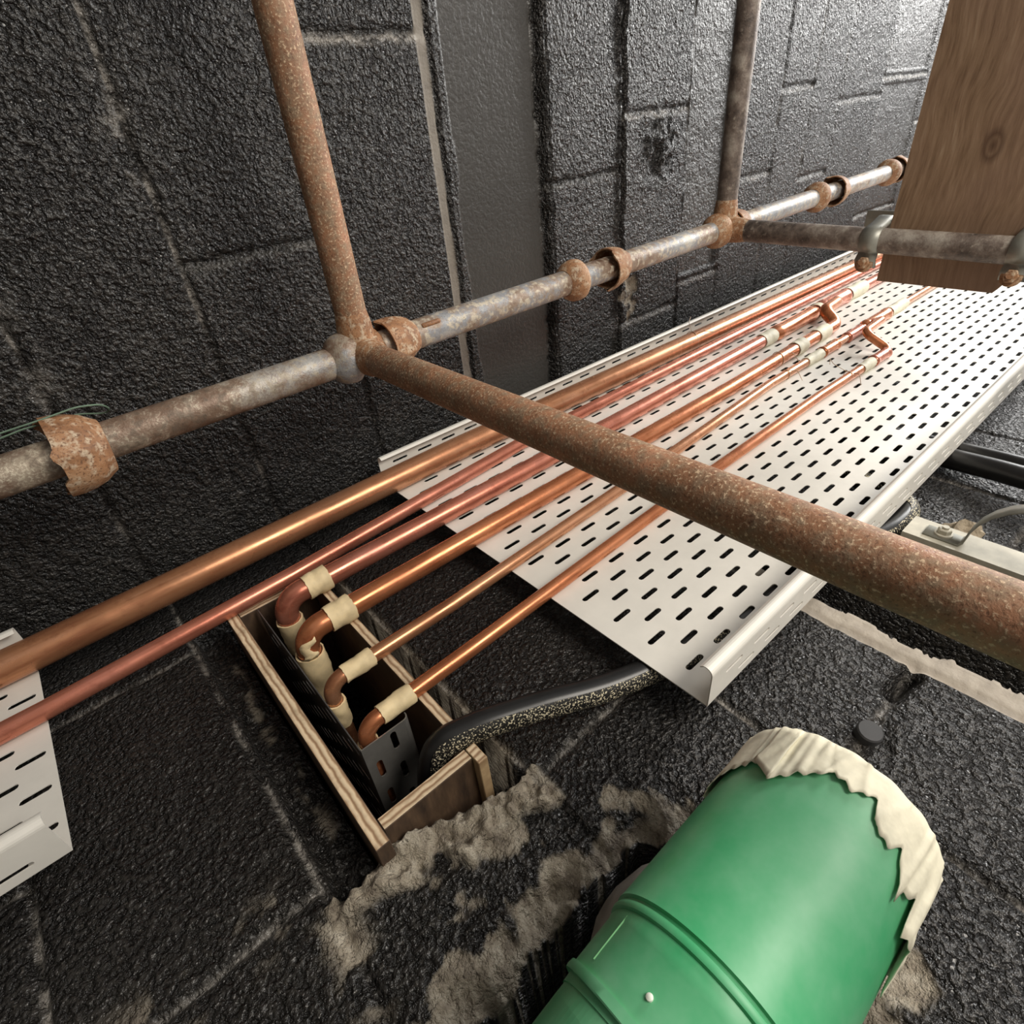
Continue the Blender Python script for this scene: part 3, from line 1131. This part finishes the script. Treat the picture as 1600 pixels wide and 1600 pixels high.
SD = (std(1) - std(0)).normalized()
RT = 0.02415
st = empty('scaffold_standard', std(-1.36))
tag(st, 'long scaffold tube with cup joints running from lower left to upper right', 'scaffold tube')


def mat_standard():
    # galvanised tube, mottled and rusty towards its foot
    return M_GALV


tv = [std(-1.36 + 0.08 * k) for k in range(62)]
obj('tube', rings(tv, [RT] * len(tv), 36, True), M_GALV, st, smooth=True)
obj('base_plate', box(std(-1.36).x - .075, std(-1.36).x + .075, std(-1.36).y - .075, std(-1.36).y + .075, -1.4, -1.358, 0.004), M_DARK, st)
BC = [-0.145, 0.352, 0.872, 1.385, 1.895, 2.395, 2.9]
for i, zc in enumerate(BC):
    a = std(zc - 0.02)
    prof = [(-0.004, RT + .0002), (0.000, 0.0285), (0.006, 0.0345), (0.014, 0.0385), (0.026, 0.0400), (0.034, 0.0390), (0.038, 0.0360), (0.0375, 0.0335), (0.020, 0.0325), (0.012, RT + .0003)]
    ph = random.uniform(0, 6)
    obj('welded_cup', lathe(a, a + SD, prof, 40, wob=lambda i_, an: (0.0008 * math.sin(2 * an + ph), 0.0008 * math.sin(3 * an + ph))), M_ORNG if i != 1 else M_GALV, st, smooth=True)



def top_cup(z, flip, big, label, rot0=0.0, shift=(0, 0), mat=M_ORNG, tiltv=(0, 0)):
    """loose bell shaped cup, mouth towards the foot of the tube"""
    a = std(z) + Vector((shift[0], shift[1], 0))
    d = (SD + Vector((tiltv[0], tiltv[1], 0))).normalized()
    u, v, _ = frame(d)
    R1 = 0.0415 * big
    prof = [(0.0, R1 - .003), (0.0, R1), (0.012, R1 * 1.0), (0.026, R1 * .955), (0.040, R1 * .86), (0.050, R1 * .72), (0.055, R1 * .66), (0.056, R1 * .60),
            (0.052, R1 * .60), (0.046, R1 * .68), (0.036, R1 * .82), (0.020, R1 * .9), (0.0, R1 - .003)]
    def wob(i, an):
        an = an - rot0
        low = i in (0, 1, 12)
        hel = 0.006 * (((an / math.pi) % 1.0) - .5) if low else 0
        lug = 0.0
        for l0 in (0.4, 2.5, 4.6):
            lug += math.exp(-(((an - l0 + math.pi) % (2 * math.pi) - math.pi) / 0.14) ** 2)
        return (hel - (0.007 * lug if low else 0.0), (0.0035 * lug if i < 6 else 0.0))
    V, F = lathe(a, a + d, prof, 48, wob=wob)
    o = obj('scaffold_cup', (V, F), mat, smooth=True, angle=50)
    tag(o, label, 'scaffold cup', 'loose cups on the scaffold tube')
    return o


top_cup(-0.044, 0, 1.22, 'large loose rusty cup at the left end of the scaffold tube, green twine round it', 0.3, (0.0, 0.0), M_ORNG, (0.10, 0.0))
top_cup(0.430, 0, 0.92, 'loose rusty cup locked just right of the near ledger joint', 1.0)
top_cup(0.975, 0, 1.0, 'loose orange-rusted cup with open mouth midway between the two ledger joints', 2.0)
top_cup(1.452, 0, 0.92, 'loose cup locked at the far ledger joint, behind the upright tube', 0.5)
top_cup(2.000, 0, 1.0, 'loose cup with dark open mouth beyond the far ledger joint', 2.7)
top_cup(2.455, 0, 0.95, 'loose cup at the far end of the scaffold tube, beside the timber board', 1.2)
# little locking pin
for zz_ in (0.515,):
    a = std(zz_ - .02) + Vector((-0.016, -0.018, 0))
    obj('locking_pin', lathe(a, a + SD, [(0, 0.003), (0.002, 0.0042), (0.034, 0.0042), (0.036, 0.003)], 10, caps=True), M_ORNG, st, smooth=True)


def ledger(start, d, length, mat, label, end_mat=None):
    root = empty('scaffold_ledger', start)
    tag(root, label, 'scaffold tube')
    a = Vector(start)
    d = Vector(d).normalized()
    n = 30
    C = [a + d * (0.045 + (length - 0.045) * k / n) for k in range(n + 1)]
    obj('tube', rings(C, [RT] * (n + 1), 36, True), mat, root, smooth=True)
    # forged blade end that hooks over the cup
    prof = [(0.010, 0.021), (0.014, 0.0275), (0.030, 0.0285), (0.046, 0.0275), (0.060, 0.0252), (0.066, RT)]
    V, F = lathe(a, a + d, prof, 36, caps=True)
    u, v, _ = frame(d)
    bl = []
    NB = 10
    up = SD
    sd = d.cross(up).normalized()
    bv, bf = [], []
    for i in range(NB + 1):
        an = math.radians(-52 + 104 * i / NB)
        for (rad_, zz) in ((RT + 0.0008, -0.034), (RT + 0.0075, -0.030), (RT + 0.0085, 0.030), (RT + 0.0008, 0.036)):
            bv.append(a + (d * math.cos(an) + sd * math.sin(an)) * rad_ + up * zz)
    for i in range(NB):
        for k in range(4):
            p = i * 4 + k
            q = i * 4 + (k + 1) % 4
            bf.append((p, q, q + 4, p + 4))
    bf.append((0, 1, 2, 3))
    bf.append((NB * 4 + 3, NB * 4 + 2, NB * 4 + 1, NB * 4))
    obj('blade_end', merge((V, F), (bv, bf)), end_mat or mat, root, smooth=True, angle=50)
    return root


n1, n2 = std(0.384), std(1.420)
ledger(n1, (-1, 0.0, -0.003), 1.6, M_RUST, 'rusty ledger tube rising from the near joint to the top edge', M_ORNG)
ledger(n1, (-0.022, -1, -0.025), 1.7, M_RUST, 'big rust-brown ledger tube crossing in front of the copper pipes and tray', M_ORNG)
ledger(n2, (-1, 0.0, 0.003), 1.6, M_DARK, 'grey-brown ledger tube rising from the far joint to the top edge', M_ORNG)
ledger(n2, (0.01, -1, 0.0), 1.5, M_DARK, 'dark ledger tube under the timber board, from the far joint to the right', M_ORNG)

# green twine
tw = [std(-.5) + Vector((-0.045, 0.01, 0)), std(-0.2) + Vector((-0.047, -0.005, 0)), std(-0.04) + Vector((-0.050, -0.004, 0)), std(-0.0) + Vector((-0.051, 0.0, 0)), std(0.03) + Vector((-0.042, 0.012, 0)), std(0.035) + Vector((-0.02, 0.034, 0)), std(0.0) + Vector((-0.03, 0.042, 0)),
      std(-.06) + Vector((-0.036, 0.03, 0)), std(-0.2) + Vector((-0.030, 0.006, 0)), std(-.5) + Vector((-0.032, 0.0, 0))]
o = obj('green_twine', rings(fillet(tw, 0.03, 4), [0.0011] * len(fillet(tw, 0.03, 4)), 6, False), M_TWINE, smooth=True)
tag(o, 'thin green twine along the left end of the scaffold tube, round the big cup', 'twine')

# ------------------------------------------------------------------ timber board and its clips
BZ = n2.z + RT + 0.0008
br = empty('scaffold_board', (0.0, 0.376, BZ))
tag(br, 'brown timber scaffold board lying on the far ledger tube at upper right', 'board')
x1, x0 = 0.366, -0.95
ya, yb = 0.264, 0.489
outline = [(x0, ya), (x1 - 0.022, ya), (x1, ya + 0.014), (x1, yb), (x0, yb)]
nv = len(outline)
V = [(a, b, BZ) for a, b in outline] + [(a, b, BZ + 0.038) for a, b in outline]
F = [tuple(range(nv - 1, -1, -1)), tuple(range(nv, 2 * nv))] + [(i, (i + 1) % nv, (i + 1) % nv + nv, i + nv) for i in range(nv)]


def mat_board():
    m, nt, b = new_mat('scaffold_board_timber_knotted')
    t = N(nt, 'ShaderNodeTexCoord')
    mp = N(nt, 'ShaderNodeMapping')
    mp.inputs['Scale'].default_value = (1.2, 13, 6)
    # knots bend the grain
    n0 = N(nt, 'ShaderNodeTexNoise')
    n0.inputs['Scale'].default_value = 6
    nt.links.new(t.outputs['Object'], n0.inputs['Vector'])
    vm = N(nt, 'ShaderNodeVectorMath', operation='SCALE')
    nt.links.new(n0.outputs['Color'], vm.inputs[0])
    vm.inputs['Scale'].default_value = 0.05
    va = N(nt, 'ShaderNodeVectorMath', operation='ADD')
    nt.links.new(t.outputs['Object'], va.inputs[0])
    nt.links.new(vm.outputs[0], va.inputs[1])
    nt.links.new(va.outputs[0], mp.inputs[0])
    n = N(nt, 'ShaderNodeTexNoise')
    n.inputs['Scale'].default_value = 9
    n.inputs['Detail'].default_value = 7
    n.inputs['Roughness'].default_value = 0.65
    nt.links.new(mp.outputs[0], n.inputs['Vector'])
    c = cramp(nt, n.outputs['Fac'], [(0.26, (0.15, 0.085, 0.045)), (0.46, (0.27, 0.172, 0.102)), (0.60, (0.34, 0.225, 0.14)), (0.75, (0.43, 0.315, 0.21))])
    n2_ = noise(nt, 4, 3)
    c = mixc(nt, cramp(nt, n2_, [(0.42, 0.0), (0.7, 0.6)]), c, (0.30, 0.19, 0.135))
    # two knots
    for kx, ky in ((0.02, -0.06), (0.12, -0.02)):
        d = N(nt, 'ShaderNodeVectorMath', operation='DISTANCE')
        mp2 = N(nt, 'ShaderNodeMapping')
        mp2.inputs['Scale'].default_value = (0.6, 1, 0.01)
        nt.links.new(t.outputs['Object'], mp2.inputs[0])
        nt.links.new(mp2.outputs[0], d.inputs[0])
        d.inputs[1].default_value = (kx * .6, ky, 0)
        c = mixc(nt, cramp(nt, d.outputs['Value'], [(0.0, 0.75), (0.008, 0.2), (0.011, 0.7), (0.02, 0.0)]), c, (0.07, 0.03, 0.015))
    nt.links.new(c, b.inputs['Base Color'])
    b.inputs['Roughness'].default_value = 0.75
    bump(nt, b, n.outputs['Fac'], 0.35, 0.0015)
    return m


bo = obj('plank', (V, F), mat_board(), br)
def board_clip(y, s, label):
    root = empty('board_clip', (n2.x, y, 1.39))
    tag(root, label, 'clamp', 'board clips on the far ledger')
    cx, cz = n2.x + 0.003, n2.z
    pts = []
    # strap: from bolt on wall side under the tube, round it and up to the board edge
    rr_ = RT + 0.003
    prof = [(cx + 0.052, cz - 0.012), (cx + 0.036, cz - 0.020)]
    for k in range(9):
        an = math.radians(-28 - 150 * k / 8)
        prof.append((cx + rr_ * math.cos(an), cz + rr_ * math.sin(an)))
    prof += [(cx - rr_ - 0.004, cz + 0.02), (cx - rr_ - 0.012, cz + 0.045), (cx - rr_ - 0.010, cz + 0.068)]
    V, F = [], []
    for i, (x, z) in enumerate(prof):
        w = 0.0195 if i > 1 else 0.0205
        w = w - 0.0035 * (i / len(prof))
        V += [(x, y - w, z), (x, y + w, z)]
    for i in range(len(prof) - 1):
        F.append((2 * i, 2 * i + 1, 2 * i + 3, 2 * i + 2))
    solid(obj('strap', (V, F), M_CLIP, root, smooth=True), 0.005, 1)
    c = (cx + 0.044, y, cz - 0.016)
    obj('bolt', merge(lathe(Vector(c), Vector(c) + Vector((-.35, 0, -1)), [(-0.002, 0.017), (0.004, 0.0175), (0.0045, 0.015)], 24, caps=True),
                      hexnut(Vector(c) + Vector((-.35, 0, -1)).normalized() * .004, (-.35, 0, -1), 0.0125, 0.010),
                      lathe(Vector(c), Vector(c) + Vector((-.35, 0, -1)), [(0.010, 0.0065), (0.020, 0.006)], 14, caps=True)), M_ORNG, root, smooth=True, angle=30)
    if s > 0:
        obj('side_plate', box(0.238, 0.300, 0.4905, 0.562, 1.500, 1.504, 0.001), M_CLIP, root)
    # upstand plate gripping the side of the board
    if s < 0:
        obj('grip_plate', box(cx - 0.075, cx - 0.010, y + s * 0.016, y + s * 0.020, cz + 0.02, cz + 0.075, 0.001), M_CLIP, root)
    return root


board_clip(0.507, 1, 'grey steel clip with bolt at the left side of the timber board')
board_clip(0.250, -1, 'steel clip with rusty bolt at the right edge, right side of the timber board')

# ------------------------------------------------------------------ green duct
az0 = math.radians(4.75)
DC = Vector((0.533 * math.cos(az0), 0.533 * math.sin(az0), 0))
DR = 0.080
du = empty('green_duct', (DC.x, DC.y, 0.10))
tag(du, 'large glossy green duct with taped open end coming up out of the broken hole', 'duct')
C, Rr = [], []


def seg(z, r, dx=0.0):
    C.append(Vector((DC.x + dx, DC.y, z)))
    Rr.append(r)


for z, r in ((0.352, 0.0788), (0.3515, DR), (0.34, DR), (0.30, DR), (0.26, DR), (0.22, DR), (0.19, DR), (0.165, DR), (0.1585, DR + .0004), (0.1575, 0.0775), (0.1555, 0.0770), (0.1545, 0.0792), (0.1515, 0.0800), (0.1490, 0.0792), (0.1480, 0.0768)):
    seg(z, r)
obj('duct_body', rings(C, Rr, 96, True), M_GREEN, du, smooth=True, angle=35)
C, Rr = [], []
for z, r, dx in ((0.1485, 0.0765, 0), (0.1460, 0.0775, 0), (0.144, 0.0768, 0.0004), (0.12, 0.0768, 0.003), (0.106, 0.0768, 0.005), (0.1050, 0.0790, 0.005), (0.1015, 0.0796, 0.0055), (0.0985, 0.0790, 0.006), (0.0975, 0.0750, 0.006), (0.090, 0.0745, 0.0065)):
    seg(z, r, dx)
obj('collar_band', rings(C, Rr, 96, True), M_GREEN, du, smooth=True, angle=35)
# lobster-back bend into the wall
C, Rr = [], []
C.append(Vector((DC.x + 0.006, DC.y, 0.102)))
Rr.append(0.0735)
for k in range(5):
    an = math.radians(90 * k / 4)
    rb = 0.15
    C.append(Vector((DC.x + 0.007 + rb * (1 - math.cos(an)), DC.y, 0.084 - rb * math.sin(an))))
    Rr.append(0.0735)
C.append(C[-1] + Vector((0.10, 0, 0)))
Rr.append(0.0735)
obj('bend', rings(C, Rr, 96, True), M_GREEN, du, smooth=False)
# seam strip and rivet on the collar


def on_duct(phi, z, r=DR, dx=0.0):
    """phi: degrees from the side facing the camera, positive to the left in the photo"""
    an = az0 + math.pi - math.radians(phi)
    return Vector((DC.x + dx + r * math.cos(an), DC.y + r * math.sin(an), z))


V = []
for z, dx in ((0.143, 0.001), (0.107, 0.0052)):
    for ph in (53.5, 54.2, 54.9):
        V.append(on_duct(ph, z, 0.0769 + (0.0012 if ph == 54.2 else 0.0), dx))
obj('seam', (V, [(0, 1, 4, 3), (1, 2, 5, 4)]), mat_simple('light_green_seam', (0.22, 0.55, 0.25), 0.4), du)
pz = on_duct(17, 0.112, 0.0768, 0.003)
obj('rivet', lathe(pz, pz + (pz - (DC + Vector((0.003, 0, 0.112)))), [(-.001, 0.0024), (0.001, 0.0024), (0.0018, 0.0012)], 12, caps=True), mat_simple('pale_rivet', (0.7, 0.75, 0.65), 0.4), du, smooth=True)

# taped rim
ctrl = [(-180, 0.315), (-150, 0.30), (-120, 0.31), (-95, 0.27), (-85, 0.275), (-74, 0.240), (-67, 0.276), (-58, 0.276), (-55, 0.303), (-47, 0.296), (-44, 0.286), (-42, 0.297), (-38.5, 0.307), (-35, 0.319), (-31, 0.313), (-28, 0.309),
        (-24, 0.312), (-19, 0.314), (-17, 0.319), (-14, 0.333), (-8, 0.330), (-3, 0.323), (3, 0.326), (8, 0.327), (14, 0.318), (21, 0.311), (27, 0.303), (33, 0.294), (35.5, 0.296), (44, 0.309), (47, 0.309), (53, 0.305), (61, 0.300),
        (70, 0.292), (81, 0.283), (95, 0.285), (120, 0.30), (150, 0.31), (180, 0.315)]
cp = np.array([c[0] for c in ctrl], float)
cz_ = np.array([c[1] for c in ctrl], float)
NP, NZ = 360, 9
FOLDS = [(random.uniform(-120, 100), random.uniform(-14, 14), random.uniform(1.0, 3.0), random.choice([1, 1, -.6]) * random.uniform(.001, .0022)) for _ in range(34)]
V, F = [], []
for i in range(NP):
    ph = -180 + 360 * i / NP
    zb = float(np.interp(ph, cp, cz_)) + 0.0016 * math.sin(ph * .9) + random.uniform(-.0005, .0005)
    for k in range(NZ):
        t = k / (NZ - 1)
        z = zb + (0.3545 - zb) * t
        cr = sum(a_ * math.exp(-((ph - p_ - s_ * (1 - t)) / w_) ** 2) for p_, s_, w_, a_ in FOLDS)
        fl_ = 0.0022 * max(0, math.sin(math.radians(ph * 5.5 + 40))) * (1 - t)
        if ph < -60:
            fl_ += 0.004 * (1 - t) * (0.5 + 0.5 * math.sin(ph * .35))
        V.append(on_duct(ph, z, DR + 0.0018 + cr * .9 + fl_ * .8 + 0.0006))
for i in range(NP):
    j = (i + 1) % NP
    for k in range(NZ - 1):
        F.append((i * NZ + k, j * NZ + k, j * NZ + k + 1, i * NZ + k + 1))
# folded over the end and across it as a membrane
n = len(V)
lv = [(0.984, 0.3572), (0.90, 0.3578), (0.5, 0.357), (0.0, 0.3565)]
for r_, z_ in lv[:-1]:
    for i in range(NP):
        ph = -180 + 360 * i / NP
        V.append(on_duct(ph, z_ + 0.0008 * math.sin(ph * .3), (DR + .002) * r_))
V.append(Vector((DC.x, DC.y, 0.3565)))
prev = [i * NZ + NZ - 1 for i in range(NP)]
for L in range(len(lv) - 1):
    cur = [n + L * NP + i for i in range(NP)]
    for i in range(NP):
        j = (i + 1) % NP
        F.append((prev[i], prev[j], cur[j], cur[i]))
    prev = cur
for i in range(NP):
    F.append((prev[i], prev[(i + 1) % NP], len(V) - 1))
solid(obj('masking_tape', (V, F), M_TAPE2, du, smooth=True, label='pale masking tape folded over the open end', angle=50), 0.0007)


# overlapping patch of tape
V, F = [], []
for i in range(11):
    for k in range(9):
        ph = 46.5 - 13.5 * i / 10 + (k / 8) * 8.0 * (1 - i / 10) * .2
        z = 0.3535 - (0.3535 - (0.3085 - 0.015 * (i / 10))) * k / 8
        V.append(on_duct(ph, z, DR + 0.0048 + 0.0007 * math.sin(i * 1.1 + k)))
for i in range(10):
    for k in range(8):
        a = i * 9 + k
        F.append((a, a + 9, a + 10, a + 1))
solid(obj('tape_flap', (V, F), M_TAPE2, du, smooth=True), 0.0007)

# grey polythene sleeve behind the duct, leading back through the hole
C, Rr = [], []
for k in range(10):
    t = k / 9
    C.append(Vector((DC.x + 0.03 + 0.22 * t, DC.y + 0.005, 0.192)))
    Rr.append(float(np.interp(t, [0, 0.2, 1], [0.079, 0.1045, 0.094])))
ps = obj('polythene_sleeve', rings(C, Rr, 40, True, jitter=0.0012), M_SLEEVE, du, smooth=True, label='crumpled grey polythene sleeve behind the green duct')

# ------------------------------------------------------------------ black conduit with grit
cond_pts = [(0.80, 0.402, 0.125), (0.70, 0.400, 0.128), (0.612, 0.394, 0.148), (0.596, 0.380, 0.190), (0.603, 0.352, 0.270), (0.6185, 0.315, 0.370), (0.6215, 0.285, 0.47), (0.622, 0.258, 0.60), (0.620, 0.235, 0.75), (0.620, 0.212, 0.88), (0.620, 0.196, 0.95), (0.620, 0.200, 1.015), (0.623, 0.245, 1.05), (0.625, 0.33, 1.07)]


def spline(pts, n):
    P = [Vector(p) for p in pts]
    P = [P[0] * 2 - P[1]] + P + [P[-1] * 2 - P[-2]]
    out = []
    for i in range(1, len(P) - 2):
        for k in range(n):
            t = k / n
            a, b, c, d = P[i - 1], P[i], P[i + 1], P[i + 2]
            out.append(0.5 * ((2 * b) + (c - a) * t + (2 * a - 5 * b + 4 * c - d) * t * t + (3 * b - a - 3 * c + d) * t ** 3))
    out.append(P[-2])
    return out


cr_ = 0.0172
cpath = spline(cond_pts, 8)
cr0 = empty('black_conduit', cond_pts[4])
tag(cr0, 'curved black plastic conduit with gritty side leaving the box and passing behind the tray', 'conduit')
obj('conduit_tube', rings(cpath, [cr_] * len(cpath), 32, True), M_CABLE, cr0, smooth=True)
# gritty stripe along one side
V, F = [], []
NG = 7
cnt = 0
for i, p in enumerate(cpath):
    d = (cpath[min(i + 1, len(cpath) - 1)] - cpath[max(0, i - 1)]).normalized()
    tocam = (-p).normalized()
    side = (tocam - d * tocam.dot(d)).normalized()
    dn = Vector((0, -1, -0.15))
    bn = d.cross(side)
    if bn.dot(dn) < 0:
        bn = -bn
    for k in range(NG + 1):
        an = math.radians(2 + 88 * k / NG)
        V.append(p + (side * math.cos(an) + bn * math.sin(an)) * (cr_ + 0.0008 + random.uniform(0, .0007)))
for i in range(8, len(cpath) - 1):
    for k in range(NG):
        a = i * (NG + 1) + k
        F.append((a, a + 1, a + NG + 2, a + NG + 1))
used = sorted({i for f in F for i in f})
mp_ = {o_: i for i, o_ in enumerate(used)}
obj('stuck_grit', ([V[i] for i in used], [tuple(mp_[i] for i in f) for f in F]), M_GRIT, cr0, smooth=True, label='pale sparkly grit stuck along one side')

# black cable emerging beyond the tray edge
cc_ = spline([(0.622, 0.45, 1.22), (0.622, 0.30, 1.235), (0.618, 0.20, 1.235), (0.606, 0.10, 1.215), (0.600, 0.03, 1.19), (0.604, -0.08, 1.10), (0.615, -0.16, 0.95), (0.62, -0.2, 0.7)], 8)
o = obj('black_cable', rings(cc_, [0.020] * len(cc_), 24, True), M_CABLE, smooth=True)
tag(o, 'thicker, lower one of two black cables leaving the tray edge at right', 'cable', 'black cables at the right border')
o = obj('black_cable', rings([p + Vector((-0.003, 0, 0.0375)) for p in cc_], [0.0165] * len(cc_), 24, True), M_CABLE, smooth=True)
tag(o, 'thinner, upper one of two black cables leaving the tray edge at right', 'cable', 'black cables at the right border')

# ------------------------------------------------------------------ support channel with pipe clip
sc = empty('support_channel', (0.62, -0.1, 0.905))
tag(sc, 'dusty cream steel channel below the tray edge at the right border', 'channel')
z0, z1 = 0.913, 0.965
prof = [(0.644, z0), (0.600, z0), (0.600, z1), (0.644, z1)]
V = []
for y in (0.176, -0.55):
    V += [(a, y, b) for a, b in prof]
F = [(0, 1, 5, 4), (1, 2, 6, 5), (2, 3, 7, 6)]
solid(obj('channel', (V, F), M_STRUT, sc), 0.003, -1)
cl = empty('pipe_clip', (0.60, 0.10, 0.925))
tag(cl, 'grey metal pipe clip bolted on the cream channel, band curving up off it', 'pipe clip')
V, F = [], []
prof = [(0.596, 0.152), (0.596, 0.104)] + [(0.590 - 0.090 * math.sin(math.pi * k / 14), 0.010 + 0.090 * math.cos(math.pi * k / 14)) for k in range(15)] + [(0.596, -0.084), (0.596, -0.135)]
for x, y in prof:
    V += [(x, y, 0.922), (x, y, 0.950)]
for i in range(len(prof) - 1):
    F.append((2 * i, 2 * i + 2, 2 * i + 3, 2 * i + 1))
solid(obj('clip_band', (V, F), M_CLIP, cl, smooth=True, angle=35), 0.0025)
for yy in (0.128,):
    c = Vector((0.594, yy, 0.937))
    obj('bolt', merge(lathe(c, c + Vector((-1, 0, 0)), [(-0.001, 0.0125), (0.0025, 0.0125), (0.003, 0.011)], 24, caps=True),
                      hexnut(c + Vector((-0.0025, 0, 0)), (-1, 0, 0), 0.0095, 0.008),
                      lathe(c, c + Vector((-1, 0, 0)), [(0.008, 0.005), (0.014, 0.0047)], 14, caps=True)), M_STRUT, cl, smooth=True, angle=30)


def lump(name, c, r, label, cat, mat, s=(1, 1, 1), amp=.35, seed=0, n=3):
    import bmesh
    bm = bmesh.new()
    bmesh.ops.create_icosphere(bm, subdivisions=n, radius=1)
    rs = random.Random(seed)
    ph = [(rs.uniform(1, 4), rs.uniform(1, 4), rs.uniform(1, 4), rs.uniform(0, 6)) for _ in range(7)]
    V = []
    for v in bm.verts:
        k = 1 + amp * sum(math.sin(a * v.co.x * 1.7 + b * v.co.y * 1.7 + c_ * v.co.z * 1.7 + d) for a, b, c_, d in ph) / 3.5
        V.append((c[0] + v.co.x * r * s[0] * k, c[1] + v.co.y * r * s[1] * k, c[2] + v.co.z * r * s[2] * k))
    F = [tuple(v.index for v in f.verts) for f in bm.faces]
    bm.free()
    o = obj(name, (V, F), mat, smooth=True)
    tag(o, label, cat)
    return o


lump('mortar_lump', (0.612, 0.112, 0.984), 0.0185, 'brown crumb of mortar resting on top of the cream channel', 'debris', M_MORT, (0.8, 1.2, 1.0), .5, 3)
# dark plastic cap on the wall above the duct
o = obj('plastic_cap', lathe((0.648, 0.066, 0.548), (0.60, 0.060, 0.545), [(0, 0.0145), (0.011, 0.0145), (0.013, 0.013)], 22, caps=True), mat_simple('dark_grey_plastic', (0.045, 0.045, 0.047), 0.5), smooth=True, angle=30)
tag(o, 'small dark grey plastic disc stuck on the block wall above the green duct', 'cap')
